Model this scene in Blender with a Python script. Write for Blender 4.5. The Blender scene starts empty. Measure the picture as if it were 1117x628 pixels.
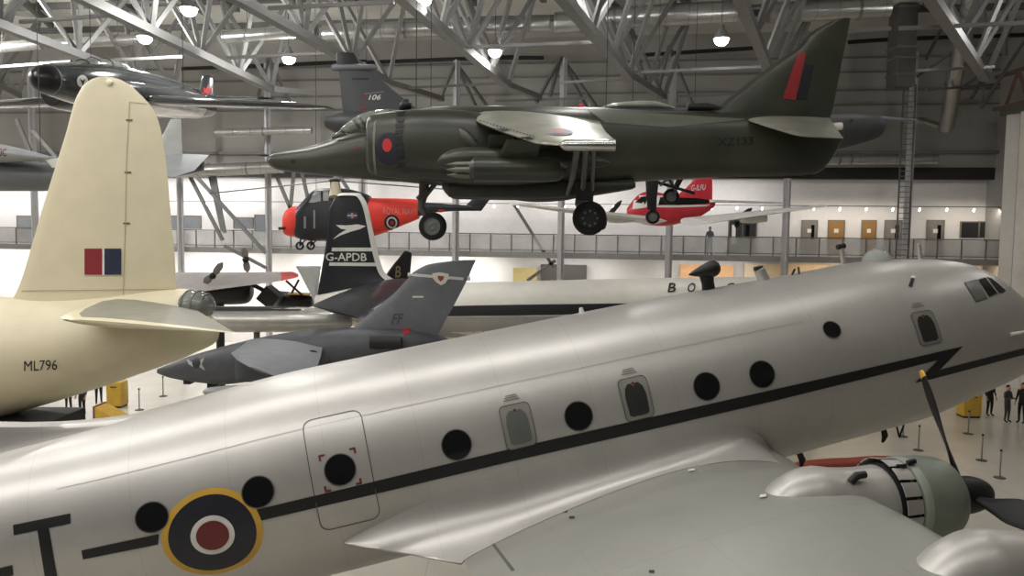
import bpy, bmesh, math, random
from math import sin, cos, pi, radians, atan2, sqrt, degrees
from mathutils import Vector, Matrix
from mathutils.bvhtree import BVHTree
from mathutils.geometry import delaunay_2d_cdt
random.seed(7)
S = bpy.context.scene
COL = S.collection
V3 = Vector
# ------------------------------------------------------------------ camera
F, H, PIT, ROL = 870.0, 8.2, radians(4.1), radians(0.7)
CAM = V3((0, 0, H))
def ray(x, y):
    dx, dy = x - 558.5, 314 - y
    c, s = cos(ROL), sin(ROL)
    X, U = c*dx - s*dy, s*dx + c*dy
    fy = F*cos(PIT) + U*sin(PIT); fz = -F*sin(PIT) + U*cos(PIT)
    return V3((X/fy, 1.0, fz/fy))
def P(x, y, Z): return CAM + ray(x, y)*Z
def Pz(x, y, z):
    r = ray(x, y); return CAM + r*((z - H)/r.z)
def proj(p):
    q = V3(p)-CAM; f = q.y*cos(PIT)-q.z*sin(PIT); u = q.y*sin(PIT)+q.z*cos(PIT); sx = q.x/f*F; su = u/f*F
    c, s = cos(ROL), sin(ROL); return 558.5+c*sx+s*su, 314-(-s*sx+c*su)
cd = bpy.data.cameras.new('camera'); cam = bpy.data.objects.new('camera', cd); COL.objects.link(cam)
cd.sensor_width = 36; cd.lens = F/1117*36; cd.clip_end = 300
up_ = V3((0, sin(PIT), cos(PIT))); rt_ = V3((1, 0, 0)); fw_ = V3((0, cos(PIT), -sin(PIT)))
r_ = rt_*cos(ROL) + up_*sin(ROL); u_ = -rt_*sin(ROL) + up_*cos(ROL)
m_ = Matrix((r_, u_, -fw_)).transposed().to_4x4(); m_.translation = CAM
cam.matrix_world = m_; S.camera = cam
S.view_settings.view_transform = 'Standard'; S.view_settings.look = 'None'
S.view_settings.exposure = 0.0; S.view_settings.gamma = 1.0; S.view_settings.use_curve_mapping = False
try: S.cycles.use_denoising = True
except Exception: pass

# ------------------------------------------------------------------ materials
def lin(c):
    return tuple(((v/255)/12.92 if v/255 <= .04045 else ((v/255+.055)/1.055)**2.4) for v in c) + (1,)
MATS = {}
def mat(name, col, rough=.5, metal=0, vary=.08, scale=3., bump=0., emit=None, es=0, alpha=None, trans=0, stripes=None, coat=0):
    if name in MATS: return MATS[name]
    m = bpy.data.materials.new(name); m.use_nodes = True; nt = m.node_tree; N = nt.nodes; L = nt.links
    b = N['Principled BSDF']
    tc = N.new('ShaderNodeTexCoord')
    nz = N.new('ShaderNodeTexNoise'); nz.inputs['Scale'].default_value = scale; nz.inputs['Detail'].default_value = 5
    L.new(tc.outputs['Object'], nz.inputs['Vector'])
    rp = N.new('ShaderNodeMapRange'); rp.inputs['From Min'].default_value = .3; rp.inputs['From Max'].default_value = .7
    rp.inputs['To Min'].default_value = 1-vary; rp.inputs['To Max'].default_value = 1+vary
    L.new(nz.outputs['Fac'], rp.inputs['Value'])
    mx = N.new('ShaderNodeVectorMath'); mx.operation = 'SCALE'
    mx.inputs[0].default_value = lin(col)[:3]
    L.new(rp.outputs['Result'], mx.inputs['Scale'])
    out = mx.outputs['Vector']
    if stripes:      # (axis, period, width, factor): thin seam lines at a pitch along an object axis
        for (axis, per, wid, fac) in stripes:
            sx = N.new('ShaderNodeSeparateXYZ'); L.new(tc.outputs['Object'], sx.inputs['Vector'])
            dv = N.new('ShaderNodeMath'); dv.operation = 'DIVIDE'; dv.inputs[1].default_value = per; L.new(sx.outputs[axis], dv.inputs[0])
            fr = N.new('ShaderNodeMath'); fr.operation = 'FRACT'; L.new(dv.outputs[0], fr.inputs[0])
            lt = N.new('ShaderNodeMath'); lt.operation = 'LESS_THAN'; lt.inputs[1].default_value = wid/per; L.new(fr.outputs[0], lt.inputs[0])
            mr = N.new('ShaderNodeMapRange'); mr.inputs['To Min'].default_value = 1; mr.inputs['To Max'].default_value = fac; L.new(lt.outputs[0], mr.inputs['Value'])
            m2 = N.new('ShaderNodeVectorMath'); m2.operation = 'SCALE'; L.new(out, m2.inputs[0]); L.new(mr.outputs['Result'], m2.inputs['Scale']); out = m2.outputs['Vector']
    L.new(out, b.inputs['Base Color'])
    b.inputs['Roughness'].default_value = rough; b.inputs['Metallic'].default_value = metal
    if coat: b.inputs['Coat Weight'].default_value = coat
    if trans: b.inputs['Transmission Weight'].default_value = trans
    if alpha is not None: b.inputs['Alpha'].default_value = alpha
    if bump:
        bp = N.new('ShaderNodeBump'); bp.inputs['Strength'].default_value = bump; bp.inputs['Distance'].default_value = .02
        L.new(nz.outputs['Fac'], bp.inputs['Height']); L.new(bp.outputs['Normal'], b.inputs['Normal'])
    if emit:
        b.inputs['Emission Color'].default_value = lin(emit); b.inputs['Emission Strength'].default_value = es
    MATS[name] = m; return m
alu = mat('silver_paint', (190, 187, 182), .38, .45, .05, 1.3, stripes=[('X', 1.37, .010, .86)])
alu_wing = mat('silver_wing_paint', (158, 158, 150), .46, .4, .06, 1.0, stripes=[('Y', 1.7, .012, .85), ('X', 1.3, .010, .9)])
cowl_m = mat('grey_green_cowl', (136, 142, 130), .42, .3, .06)
black = mat('black_paint', (22, 22, 24), .5, 0, .1)
dgl = mat('dark_window_glass', (16, 17, 19), .12, 0, .15, 2)
gglass = mat('grey_window_pane', (104, 106, 102), .3, 0, .1)  # paler grey for a few of the panes
seam = mat('dark_seam', (88, 86, 80), .6)
framem = mat('pale_window_frame', (150, 149, 142), .45, .3)
yellow = mat('yellow_paint', (214, 168, 66), .5)
navy = mat('navy_paint', (30, 30, 42), .5)
white = mat('white_paint', (226, 224, 218), .5)
dred = mat('dull_red_paint', (112, 38, 38), .5)
bred = mat('bright_red_paint', (196, 46, 50), .5)
fluo = mat('fluorescent_red_paint', (250, 70, 58), .5, emit=None)
cream = mat('cream_paint', (214, 204, 174), .42, 0, .04, 2.0)
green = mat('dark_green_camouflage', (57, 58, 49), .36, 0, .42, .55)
green_l = mat('sheen_green_camouflage', (150, 150, 136), .3, .35, .22, 1.6)  # paler base colour stands in for metallic sheen on wings and tailplane
dgrey = mat('dark_sea_grey', (84, 87, 90), .5, 0, .12)
mgrey = mat('medium_sea_grey', (116, 118, 124), .5, 0, .1)
lgrey = mat('light_aircraft_grey', (150, 153, 155), .45, .1, .08)
cfdark = mat('glossy_dark_grey', (54, 58, 60), .16, 0, .1, coat=.4)
chrome = mat('bare_metal', (176, 174, 170), .22, .95, .1)
blackm = mat('black_rubber', (24, 24, 24), .75, 0, .15)
darkst = mat('dark_steel', (44, 44, 44), .5, .3)
steel = mat('painted_steel_grey', (116, 116, 114), .5, .15, .06)
steel_d = mat('darker_grey_steel', (96, 95, 92), .6, .1, .08)  # a darker grey than the main steel paint
galv = mat('galvanised_duct', (170, 170, 168), .3, .8, .06, 2, stripes=[('X', 1.1, .05, .7)])
glassm = mat('clear_canopy', (120, 130, 128), .08, 0, .05, alpha=.55)
tyre_hub = mat('wheel_hub_grey', (120, 122, 120), .45, .3)
wall_w = mat('white_gallery_wall', (222, 219, 216), .7, 0, .03)
brown = mat('brown_door', (150, 112, 62), .5)
skin = mat('skin', (196, 150, 128), .6)
hairm = mat('dark_hair', (38, 30, 26), .6)
cl_black = mat('black_cloth', (26, 26, 30), .8); cl_navy = mat('navy_cloth', (40, 46, 60), .8)
cl_blue = mat('blue_grey_cloth', (92, 104, 122), .8); cl_grey = mat('grey_cloth', (70, 70, 72), .8)
lampem = mat('lamp_glow', (255, 255, 250), .5, emit=(255, 252, 244), es=14)

# ------------------------------------------------------------------ objects
INV = {}          # object -> inverse of its root matrix
def empty(name, label, cat, loc, M=None, group=None):
    o = bpy.data.objects.new(name, None); COL.objects.link(o)
    mw = M.copy() if M else Matrix.Translation(loc)
    if M: mw.translation = loc
    o.matrix_world = mw; INV[o.name] = mw.inverted(); o.empty_display_size = .3
    o['label'] = label; o['category'] = cat
    if group: o['group'] = group
    return o
def tag(o, label=None, cat=None, group=None, kind=None):
    for k, v in (('label', label), ('category', cat), ('group', group), ('kind', kind)):
        if v: o[k] = v
    return o
def make(name, geo, m, parent=None, smooth=True, mids=None, **kw):
    """one mesh object from world-space (verts, faces)"""
    vs, fs = geo
    vs = [V3(v) for v in vs]
    if parent is not None:
        I = INV[parent.name]; loc = None
    else:
        lo = V3((min(v.x for v in vs), min(v.y for v in vs), min(v.z for v in vs))); hi = V3((max(v.x for v in vs), max(v.y for v in vs), 0))
        loc = V3(((lo.x+hi.x)/2, (lo.y+hi.y)/2, lo.z)); I = Matrix.Translation(-loc)
    me = bpy.data.meshes.new(name); me.from_pydata([I @ v for v in vs], [], fs)
    bm = bmesh.new(); bm.from_mesh(me); bmesh.ops.recalc_face_normals(bm, faces=bm.faces); bm.to_mesh(me); bm.free()
    for mm in (m if isinstance(m, (list, tuple)) else [m]): me.materials.append(mm)
    if mids: me.polygons.foreach_set('material_index', mids)
    if smooth:
        me.polygons.foreach_set('use_smooth', [True]*len(me.polygons))
        try: me.set_sharp_from_angle(angle=radians(42))
        except Exception: pass
    o = bpy.data.objects.new(name, me); COL.objects.link(o)
    if parent is not None:
        o.parent = parent; INV[o.name] = I
    else:
        o.location = loc; INV[o.name] = I
    return tag(o, **kw)
class MB:
    def __init__(s): s.v = []; s.f = []
    def add(s, geo):
        n = len(s.v); s.v += [V3(p) for p in geo[0]]; s.f += [tuple(i+n for i in f) for f in geo[1]]; return s
    @property
    def g(s): return (s.v, s.f)
def frame_of(d, hint=V3((0, 0, 1))):
    d = d.normalized()
    if abs(d.dot(hint)) > .97: hint = V3((1, 0, 0))
    a = d.cross(hint).normalized(); b = a.cross(d).normalized(); return a, b
def tube(pts, r, n=12, caps=True):
    pts = [V3(p) for p in pts]; rs = r if isinstance(r, (list, tuple)) else [r]*len(pts)
    vs = []; fs = []
    for i, p in enumerate(pts):
        d = (pts[min(i+1, len(pts)-1)] - pts[max(i-1, 0)])
        if i == 0: a, b = frame_of(d)
        else:
            d.normalize(); a = (a - d*a.dot(d)).normalized(); b = a.cross(d)
        for k in range(n):
            t = 2*pi*k/n; vs.append(p + (a*cos(t) + b*sin(t))*rs[i])
    for i in range(len(pts)-1):
        for k in range(n):
            fs.append((i*n+k, i*n+(k+1) % n, (i+1)*n+(k+1) % n, (i+1)*n+k))
    if caps: fs.append(tuple(range(n))[::-1]); fs.append(tuple((len(pts)-1)*n+k for k in range(n)))
    return vs, fs
def bar(a, b, w, h=None, hint=V3((0, 0, 1))):
    h = h or w; a = V3(a); b = V3(b); u, v = frame_of(b-a, hint)
    vs = [p + u*sx*w/2 + v*sy*h/2 for p in (a, b) for sx, sy in ((-1, -1), (1, -1), (1, 1), (-1, 1))]
    return vs, [(3, 2, 1, 0), (4, 5, 6, 7), (0, 1, 5, 4), (1, 2, 6, 5), (2, 3, 7, 6), (3, 0, 4, 7)]
def box(lo, hi):
    (x0, y0, z0), (x1, y1, z1) = lo, hi
    return [(x, y, z) for z in (z0, z1) for x, y in ((x0, y0), (x1, y0), (x1, y1), (x0, y1))], [(3, 2, 1, 0), (4, 5, 6, 7), (0, 1, 5, 4), (1, 2, 6, 5), (2, 3, 7, 6), (3, 0, 4, 7)]
def loft(rings, caps=True, close=True):
    n = len(rings[0]); vs = [V3(p) for r in rings for p in r]; fs = []
    m = n if close else n-1
    for i in range(len(rings)-1):
        for k in range(m):
            fs.append((i*n+k, i*n+(k+1) % n, (i+1)*n+(k+1) % n, (i+1)*n+k))
    if caps:
        for i in (0, len(rings)-1):
            c = sum((V3(p) for p in rings[i]), V3())/n; vs.append(c); ci = len(vs)-1
            for k in range(m): fs.append((i*n+k, i*n+(k+1) % n, ci))
    return vs, fs
def smooth_st(st, k=4):
    """Catmull-Rom resampling of station tuples"""
    out = []; n = len(st)
    for i in range(n-1):
        p0, p1, p2, p3 = st[max(i-1, 0)], st[i], st[i+1], st[min(i+2, n-1)]
        for j in range(k):
            t = j/k; row = []
            for a, b, c, d in zip(p0, p1, p2, p3):
                v = .5*((2*b) + (c-a)*t + (2*a-5*b+4*c-d)*t*t + (3*b-a-3*c+d)*t**3)
                lo, hi = min(b, c), max(b, c); row.append(min(max(v, lo-(hi-lo)*.15), hi+(hi-lo)*.15))
            out.append(tuple(row))
    out.append(st[-1]); return out
def body(st, Z, dy=0, n=28, e=2.0, k=4, caps=True):
    """side-profile body: stations (px, top, bottom, half width m), its middle plane at distance Z"""
    rings = []
    for (x, t, b, hw) in smooth_st(st, k):
        T, B = P(x, t, Z), P(x, b, Z); ring = []
        for i in range(n):
            a = 2*pi*i/n; c, s = cos(a), sin(a)
            cc = math.copysign(abs(c)**(2/e), c); ss = math.copysign(abs(s)**(2/e), s)
            q = B.lerp(T, .5+.5*ss); ring.append(q + V3((0, dy + hw*cc, 0)))
        rings.append(ring)
    return loft(rings, caps)
def foil(LE, TE, th, up, n=9):
    LE, TE = V3(LE), V3(TE); ring = []
    xs = [.5-.5*cos(pi*i/n) for i in range(n+1)]
    f = lambda x: 5*(.2969*sqrt(x)-.126*x-.3516*x*x+.2843*x**3-.1036*x**4)
    for x in xs: ring.append(LE.lerp(TE, x) + up*th*f(x))
    for x in xs[-2:0:-1]: ring.append(LE.lerp(TE, x) - up*th*f(x))
    return ring
def wing(secs, up=V3((0, 0, 1))):
    """sections (LE, TE, thickness)"""
    return loft([foil(a, b, t, up) for a, b, t in secs])
def fin(levels, Z, th, n=1, up=V3((0, 1, 0))):
    rows = smooth_st(levels, 3)
    y0 = rows[0][0]; y1 = rows[-1][0]
    return wing([(P(l, y, Z), P(t, y, Z), th*(.35+.65*abs(y-y0)/abs(y1-y0))*(.3 if i == 0 else 1)) for i, (y, l, t) in enumerate(rows)], up)
def wheel(c, r, w, axis, hubr=.5):
    """returns tyre geo and hub geo"""
    c = V3(c); axis = V3(axis).normalized()
    prof = [(-.5, .62), (-.5, .82), (-.38, .95), (-.15, 1), (.15, 1), (.38, .95), (.5, .82), (.5, .62)]
    a, b = frame_of(axis); n = 28
    rings = []
    for (t, q) in prof: rings.append([c + axis*t*w + (a*cos(2*pi*k/n)+b*sin(2*pi*k/n))*q*r for k in range(n)])
    ty = loft(rings, caps=False)
    hp = [(-.34, .02), (-.4, .2), (-.32, .3), (-.36, .58), (-.46, .63), (.46, .63), (.36, .58), (.32, .3), (.4, .2), (.34, .02)]
    rings = [[c + axis*t*w + (a*cos(2*pi*k/n)+b*sin(2*pi*k/n))*q*r for k in range(n)] for t, q in hp]
    return ty, loft(rings)
def ball(c, rx, ry, rz, n=20, m=12, half=False):
    c = V3(c); rings = []
    for i in range(m+1):
        t = (-pi/2 if not half else 0) + (pi if not half else pi/2)*i/m
        rings.append([c + V3((rx*cos(t)*cos(2*pi*k/n), ry*cos(t)*sin(2*pi*k/n), rz*sin(t))) for k in range(n)])
    return loft(rings)
# ---- painted marks: polygons draped on a surface
def bvh(*objs):
    vs = []; fs = []
    for o in objs:
        n = len(vs); vs += [o.matrix_world @ v.co for v in o.data.vertices]; fs += [tuple(i+n for i in p.vertices) for p in o.data.polygons]
    return BVHTree.FromPolygons(vs, fs)
def upd(): bpy.context.view_layer.update()
def drape_px(tree, off=.012):
    def f(x, y):
        d = ray(x, y).normalized(); h = tree.ray_cast(CAM, d)
        if h[0] is None:
            h2 = tree.find_nearest(CAM + d*20); p, nn = h2[0], h2[1]
            return None
        p, nn = h[0], h[1]
        if nn.dot(d) > 0: nn = -nn
        return p + nn*off
    return f
def fillpoly(polys, step):
    """triangulate outlines (outer first; more = holes or further outlines) with interior points"""
    vs = []; ed = []
    for poly in polys:
        pts = []
        for i, a in enumerate(poly):
            b = poly[(i+1) % len(poly)]; d = math.hypot(b[0]-a[0], b[1]-a[1]); k = max(1, int(d/step+.5))
            pts += [(a[0]+(b[0]-a[0])*j/k, a[1]+(b[1]-a[1])*j/k) for j in range(k)]
        n = len(vs); vs += pts; ed += [(n+i, n+(i+1) % len(pts)) for i in range(len(pts))]
    x0, x1 = min(v[0] for v in vs), max(v[0] for v in vs); y0, y1 = min(v[1] for v in vs), max(v[1] for v in vs)
    nx, ny = int((x1-x0)/step), int((y1-y0)/step)
    if nx*ny < 6000:
        for i in range(1, nx+1):
            for j in range(1, ny+1): vs.append((x0+(i-.5)*step+.013*step*((i*7+j*3) % 5), y0+(j-.5)*step))
    r = delaunay_2d_cdt([Vector(v) for v in vs], ed, [], 3 if len(polys) > 1 else 1, 1e-5)
    return [tuple(v) for v in r[0]], [tuple(f) for f in r[2]]
def decal(name, polys, fmap, m, parent, step, **kw):
    v2, fs = fillpoly(polys, step); vs = [fmap(*v) for v in v2]
    fs = [f for f in fs if all(vs[i] is not None for i in f)]
    used = sorted({i for f in fs for i in f}); ix = {j: i for i, j in enumerate(used)}
    if not used: print('empty decal', name); return None
    return make(name, ([vs[i] for i in used], [tuple(ix[i] for i in f) for f in fs]), m, parent, **kw)
def ell(cx, cy, rx, ry, n=28, rot=0):
    return [(cx+rx*cos(2*pi*i/n)*cos(rot)-ry*sin(2*pi*i/n)*sin(rot), cy+rx*cos(2*pi*i/n)*sin(rot)+ry*sin(2*pi*i/n)*cos(rot)) for i in range(n)]
_txt = {}
def text2d(s):
    """unit-height text triangles, origin at its lower left, (verts, faces, width)"""
    if s in _txt: return _txt[s]
    cu = bpy.data.curves.new('t', 'FONT'); cu.body = s; cu.size = 1; cu.resolution_u = 3; cu.offset = 0 if 'M' in s or 'R' in s or 'X' in s else .012
    o = bpy.data.objects.new('t', cu); COL.objects.link(o); upd()
    me = o.evaluated_get(bpy.context.evaluated_depsgraph_get()).to_mesh()
    vs = [(v.co.x, v.co.y) for v in me.vertices]; fs = [tuple(p.vertices) for p in me.polygons]
    o.to_mesh_clear() if hasattr(o, 'to_mesh_clear') else None
    bpy.data.objects.remove(o); bpy.data.curves.remove(cu)
    x0 = min(v[0] for v in vs); x1 = max(v[0] for v in vs); y0 = min(v[1] for v in vs); y1 = max(v[1] for v in vs)
    vs = [((x-x0)/(x1-x0), (y-y0)/(y1-y0)) for x, y in vs]
    _txt[s] = (vs, fs); return _txt[s]
def text(name, s, quad, fmap, m, parent, **kw):
    """text stretched over a quadrilateral: lower left, lower right, upper right, upper left"""
    vs, fs = text2d(s); a, b, c, d = quad; out = []
    for u, v in vs:
        x = (a[0]*(1-u)+b[0]*u)*(1-v)+(d[0]*(1-u)+c[0]*u)*v; y = (a[1]*(1-u)+b[1]*u)*(1-v)+(d[1]*(1-u)+c[1]*u)*v
        out.append(fmap(x, y))
    fs = [f for f in fs if all(out[i] is not None for i in f)]
    used = sorted({i for f in fs for i in f}); ix = {j: i for i, j in enumerate(used)}
    if not used: print('empty text', s); return None
    return make(name, ([out[i] for i in used], [tuple(ix[i] for i in f) for f in fs]), m, parent, smooth=False, **kw)

# ================================================================== HALL
AY = radians(8.0)
UX, VX = V3((cos(AY), -sin(AY), 0)), V3((sin(AY), cos(AY), 0))
WD = V3((0, 54, 0)).dot(VX)
def PW(x, y, off=0):
    r = ray(x, y); return CAM + r*((WD+off)/V3((r.x, r.y, 0)).dot(VX))
def W(u, off, z): return UX*u + VX*(WD+off) + V3((0, 0, z))
def uof(x, y, off=0): return PW(x, y, off).dot(UX)
def wbox(u0, u1, o0, o1, z0, z1):
    vs = [W(u, o, z) for z in (z0, z1) for u, o in ((u0, o0), (u1, o0), (u1, o1), (u0, o1))]
    return vs, box((0,)*3, (1,)*3)[1]
def struct(name, geo, m, smooth=False, **kw): return make(name, geo, m, None, smooth, kind='structure', **kw)
BZ, WT, CZ = 6.88, 11.65, 20.8
floor_m = mat('polished_floor', (204, 199, 186), .22, 0, .05, .6, stripes=[('X', 6, .03, .8), ('Y', 6, .03, .8)])
ceil_m = mat('roof_sheeting', (206, 204, 198), .8, 0, .06, .5, stripes=[('Y', .45, .1, .84)])
upw_m = mat('upper_wall_cladding', (156, 154, 149), .75, 0, .05, .4)
struct('floor', box((-48, -12, -.2), (32, 60, 0)), floor_m)
cl = bpy.data.meshes.new('c')
struct('ceiling', wbox(-52, 40, -70, 2, CZ, CZ+.2), ceil_m)
struct('wall_far', wbox(-52, 40, 0, .3, 0, WT), wall_w)
mb = MB().add(wbox(-52, 40, -.7, -.3, WT, CZ))
struct('wall_far_upper', mb.g, upw_m)
struct('wall_right', box((29.4, -12, 0), (29.7, 56, CZ)), upw_m)
struct('wall_left', box((-46, 4, 0), (-45.7, 66, CZ)), wall_w)
mb = MB()
for i, (y, x0) in enumerate(((62, 700), (78, 700), (98, 700), (114, 700))):
    z = PW(960, y, -.8).z; mb.add(wbox(-50, 36, -.85, -.7, z-.05, z+.06))
struct('trim_1', mb.g, steel)
z = PW(1000, 166, -.9).z
struct('trim_2', wbox(-50, 36, -1.1, -.7, z-.1, z+.1), steel)
struct('trim_3', wbox(-52, 40, -.78, -.7, WT+.02, WT+.75), mat('dark_wall_band', (40, 40, 40), .7))  # dark band along the wall above the gallery
# balcony
struct('balcony_slab', wbox(-52, 40, -4, 0, BZ-.35, BZ), mat('balcony_edge_grey', (150, 148, 146), .6), label='long grey gallery slab across the far wall')
rail = empty('gallery_railing', 'long grey gallery railing of posts and infill panels along the far balcony', 'railing', W(0, -3.9, BZ))
make('handrail', MB().add(wbox(-52, 40, -3.96, -3.86, BZ+1.08, BZ+1.15)).add(wbox(-52, 40, -3.94, -3.88, BZ+.1, BZ+.15)).g, steel, rail, False)
mp = mat('railing_infill', (204, 204, 202), .5, 0, .1, 1.2, alpha=.5)
make('infill_panel', wbox(-52, 40, -3.92, -3.905, BZ+.15, BZ+1.06), mp, rail, False)
post0 = None
for i in range(60):
    u = -44 + i*1.32
    if post0 is None: post0 = make('post', wbox(u-.03, u+.03, -3.97, -3.88, BZ-.3, BZ+1.1), steel, rail, False)
    else:
        c = post0.copy(); COL.objects.link(c); c.parent = rail; c.location = UX*(i*1.32)
# columns in front of the gallery
for i, (x, dz) in enumerate(((39, 0), (197, 0), (293, 0), (395, 0), (497, 0), (612, 0), (730, 0), (857, 0), (989, 0))):
    p = PW(x, 250, -4.5); w = .2
    zt = CZ if x > 900 or x < 900 else CZ
    mb = MB().add(bar((p.x, p.y, 0), (p.x, p.y, 18.6), .42, .09, VX)).add(bar((p.x, p.y-.16, 0), (p.x, p.y-.16, 18.6), .1, .4, VX)).add(bar((p.x+.02, p.y, 0), (p.x+.02, p.y, .1), .7, .7))
    struct('steel_column', mb.g, mat('column_grey', (186, 186, 188), .5, .1, .05), label=['steel column at the far left behind the grey jet', 'steel column just right of the cream tail fin', 'steel column left of the helicopter cabin', 'steel column behind the helicopter cabin', 'steel column behind the nose wheel of the jump jet', 'steel column behind the main wheel of the jump jet', 'steel column beneath the red and white twin', 'steel column below the tail of the jump jet', 'tall steel column beside the caged ladder'][i])
# column-head struts
def strutfan(x, ytop, ends, Z):
    mb = MB(); t = P(x, ytop, Z)
    for (ex, ey, dz) in ends: mb.add(bar(t, P(ex, ey, Z+dz), .16))
    return mb
fan = [(612, 62, [(600, 105, -1), (640, 118, 1), (655, 122, 2), (585, 112, -2)]), (497, 68, [(480, 108, -1), (520, 118, 1), (536, 122, 2)]),
       (730, 50, [(738, 112, 1), (757, 118, 2), (716, 106, -1)]), (293, 62, [(302, 100, 0), (320, 118, 1), (280, 110, -1)])]
for x, yt, e in fan:
    struct('trim_4', strutfan(x, yt, e, PW(x, 250, -4.5).y).g, steel, label='fan of struts at a column head')
# braces low on the left
for i, (a, b, z) in enumerate((((212, 190), (290, 276), 49), ((206, 190), (243, 262), 51), ((226, 178), (243, 252), 51), ((232, 182), (245, 254), 50.8), ((300, 188), (322, 240), 51), ((322, 172), (316, 236), 51), ((326, 172), (340, 236), 51), ((560, 222), (604, 292), 50), ((575, 306), (606, 284), 50), ((367, 186), (385, 215), 51), ((245, 268), (290, 292), 51), ((36, 142), (62, 172), 46), ((18, 130), (33, 165), 46), ((10, 70), (-8, 118), 46))):
    struct('trim_5', bar(P(*a, z), P(*b, z), .2), steel, label='slanting brace between the gallery columns')
# gallery doors and windows
def wallrect(name, x0, x1, y0, y1, m, fr=None, depth=.06, **kw):
    a, b = uof(x0, (y0+y1)/2), uof(x1, (y0+y1)/2); zt = PW((x0+x1)/2, y0).z; zb = PW((x0+x1)/2, y1).z
    o = struct(name, wbox(a, b, -depth, .05, zb, zt), m, **kw)
    if fr:
        mb = MB().add(wbox(a-.07, a, -depth-.03, 0, zb, zt+.07)).add(wbox(b, b+.07, -depth-.03, 0, zb, zt+.07)).add(wbox(a, b, -depth-.03, 0, zt, zt+.07))
        make('door_frame' if 'door' in name else 'window_frame', mb.g, fr, o, False)
    return o, a, b, zb, zt
grey_d = mat('grey_door', (128, 122, 116), .5); dkglass = mat('dark_gallery_window', (44, 46, 48), .2)
wfr = mat('grey_door_frame', (120, 112, 100), .5)
nd = 1
signm = mat('door_sign_white', (225, 222, 210), .5)
for (x0, x1, m) in ((874.5, 890, grey_d), (903.5, 919.6, brown), (940, 954, brown), (965, 982, grey_d), (1011, 1028, grey_d)):
    o, a, b, zb, zt = wallrect('door_%d' % nd, x0, x1, 241, 283, m, wfr)
    make('door_sign', wbox(a+(b-a)*.35, a+(b-a)*.65, -.08, -.05, zt-.75, zt-.5), signm, o, False)
    if m is grey_d: make('door_glass', wbox(a+(b-a)*.62, a+(b-a)*.85, -.08, -.05, zt-1.3, zt-.25), dgl, o, False)
    nd += 1
for (x0, x1) in ((795, 809), (810, 824)):
    o, a, b, zb, zt = wallrect('door_%d' % nd, x0, x1, 240, 283, mat('dark_double_door', (52, 52, 56), .4), wfr)
    make('door_glass', wbox(a+(b-a)*.2, a+(b-a)*.5, -.08, -.05, zt-1.5, zt-.3), signm if x0 < 800 else dgl, o, False); nd += 1
for i, (x0, x1, y0, y1) in enumerate(((1048, 1067, 242.5, 259), (1068, 1088, 242.5, 259), (183, 199, 236, 249), (201, 219, 236, 249), (256, 276, 238, 249), (20, 38, 236, 262), (279, 293, 235, 262))):
    wallrect('window_%d' % (i+1), x0, x1, y0, y1, dkglass if x0 > 1000 else mat('grey_gallery_glass', (128, 132, 136), .2), wfr)
# track lights of the gallery: a rail with small spot heads, and the lamps themselves
def area(name, loc, e, size, col=(1, 1, 1), rot=(0, 0, 0), sy=None, spread=None):
    l = bpy.data.lights.new(name, 'AREA'); l.energy = e; l.color = col
    if sy: l.shape = 'RECTANGLE'; l.size = size; l.size_y = sy
    else: l.shape = 'DISK'; l.size = size
    if spread: l.spread = spread
    o = bpy.data.objects.new(name, l); COL.objects.link(o); o.location = loc; o.rotation_euler = rot; return o
tr = empty('track_light', 'thin track with small spot heads along the far gallery wall', 'track light', W(0, -1.6, 9.9))
make('track', wbox(-40, 34, -1.63, -1.57, 9.95, 10.0), steel, tr, False)
for i in range(46):
    p = W(-38+i*1.55, -1.55, 9.86); make('spot_head', tube([p, p+V3((0, .08, -.14))], .05, 8), lampem, tr)
for i in range(10):
    u = -45 + i*8.4
    warm = u > 6
    if warm: area('gallery_lamp', W(u, -1.5, 9.8), 75, 6.5, (1, .9, .78), (radians(28), 0, -AY), sy=.4)
    else: area('gallery_lamp', W(u, -2.6, 10.9), 190 if u < -20 else 100, 6.5, (1, .97, .97), (radians(48), 0, -AY), sy=.6)
    area('under_gallery_lamp', W(u, -2.2, BZ-.45), (150 if warm else 420 if u < -8 else 170), 5.5, ((1, .78, .55) if warm else (1, .98, .95)), (radians(12), 0, -AY), sy=1.2)
# ground-floor dressing under the balcony: counters and panels
shelf_m = mat('warm_display_panel', (196, 150, 104), .6)
for i, (x0, x1, y0, y1, m, lab) in enumerate(((742, 800, 288, 300, shelf_m, 'warm tan exhibition panel under the gallery beside the black pod'), (812, 905, 287, 300, mat('pale_display_panel', (208, 190, 160), .6), 'pale exhibition panel under the gallery below the brown doors'), (1046, 1070, 290, 330, mat('cream_panel', (206, 190, 168), .6), 'cream exhibition panel under the gallery beside the hangar door'), (590, 640, 288, 306, mat('dark_panel', (70, 66, 62), .6), 'dark exhibition panel under the gallery above the white airliner'), (560, 586, 292, 306, mat('gold_panel', (196, 178, 120), .6), 'gold exhibition panel under the gallery'))):
    a, b = uof(x0, y0, -.5), uof(x1, y0, -.5); zt = PW(x0, y0, -.5).z
    make('exhibition_panel', MB().add(wbox(a, b, -.6, -.45, .3, zt)).add(wbox(a, a+.1, -.62, -.4, 0, zt)).add(wbox(b-.1, b, -.62, -.4, 0, zt)).g, m, None, False, label=lab, cat='exhibition panel')

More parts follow.
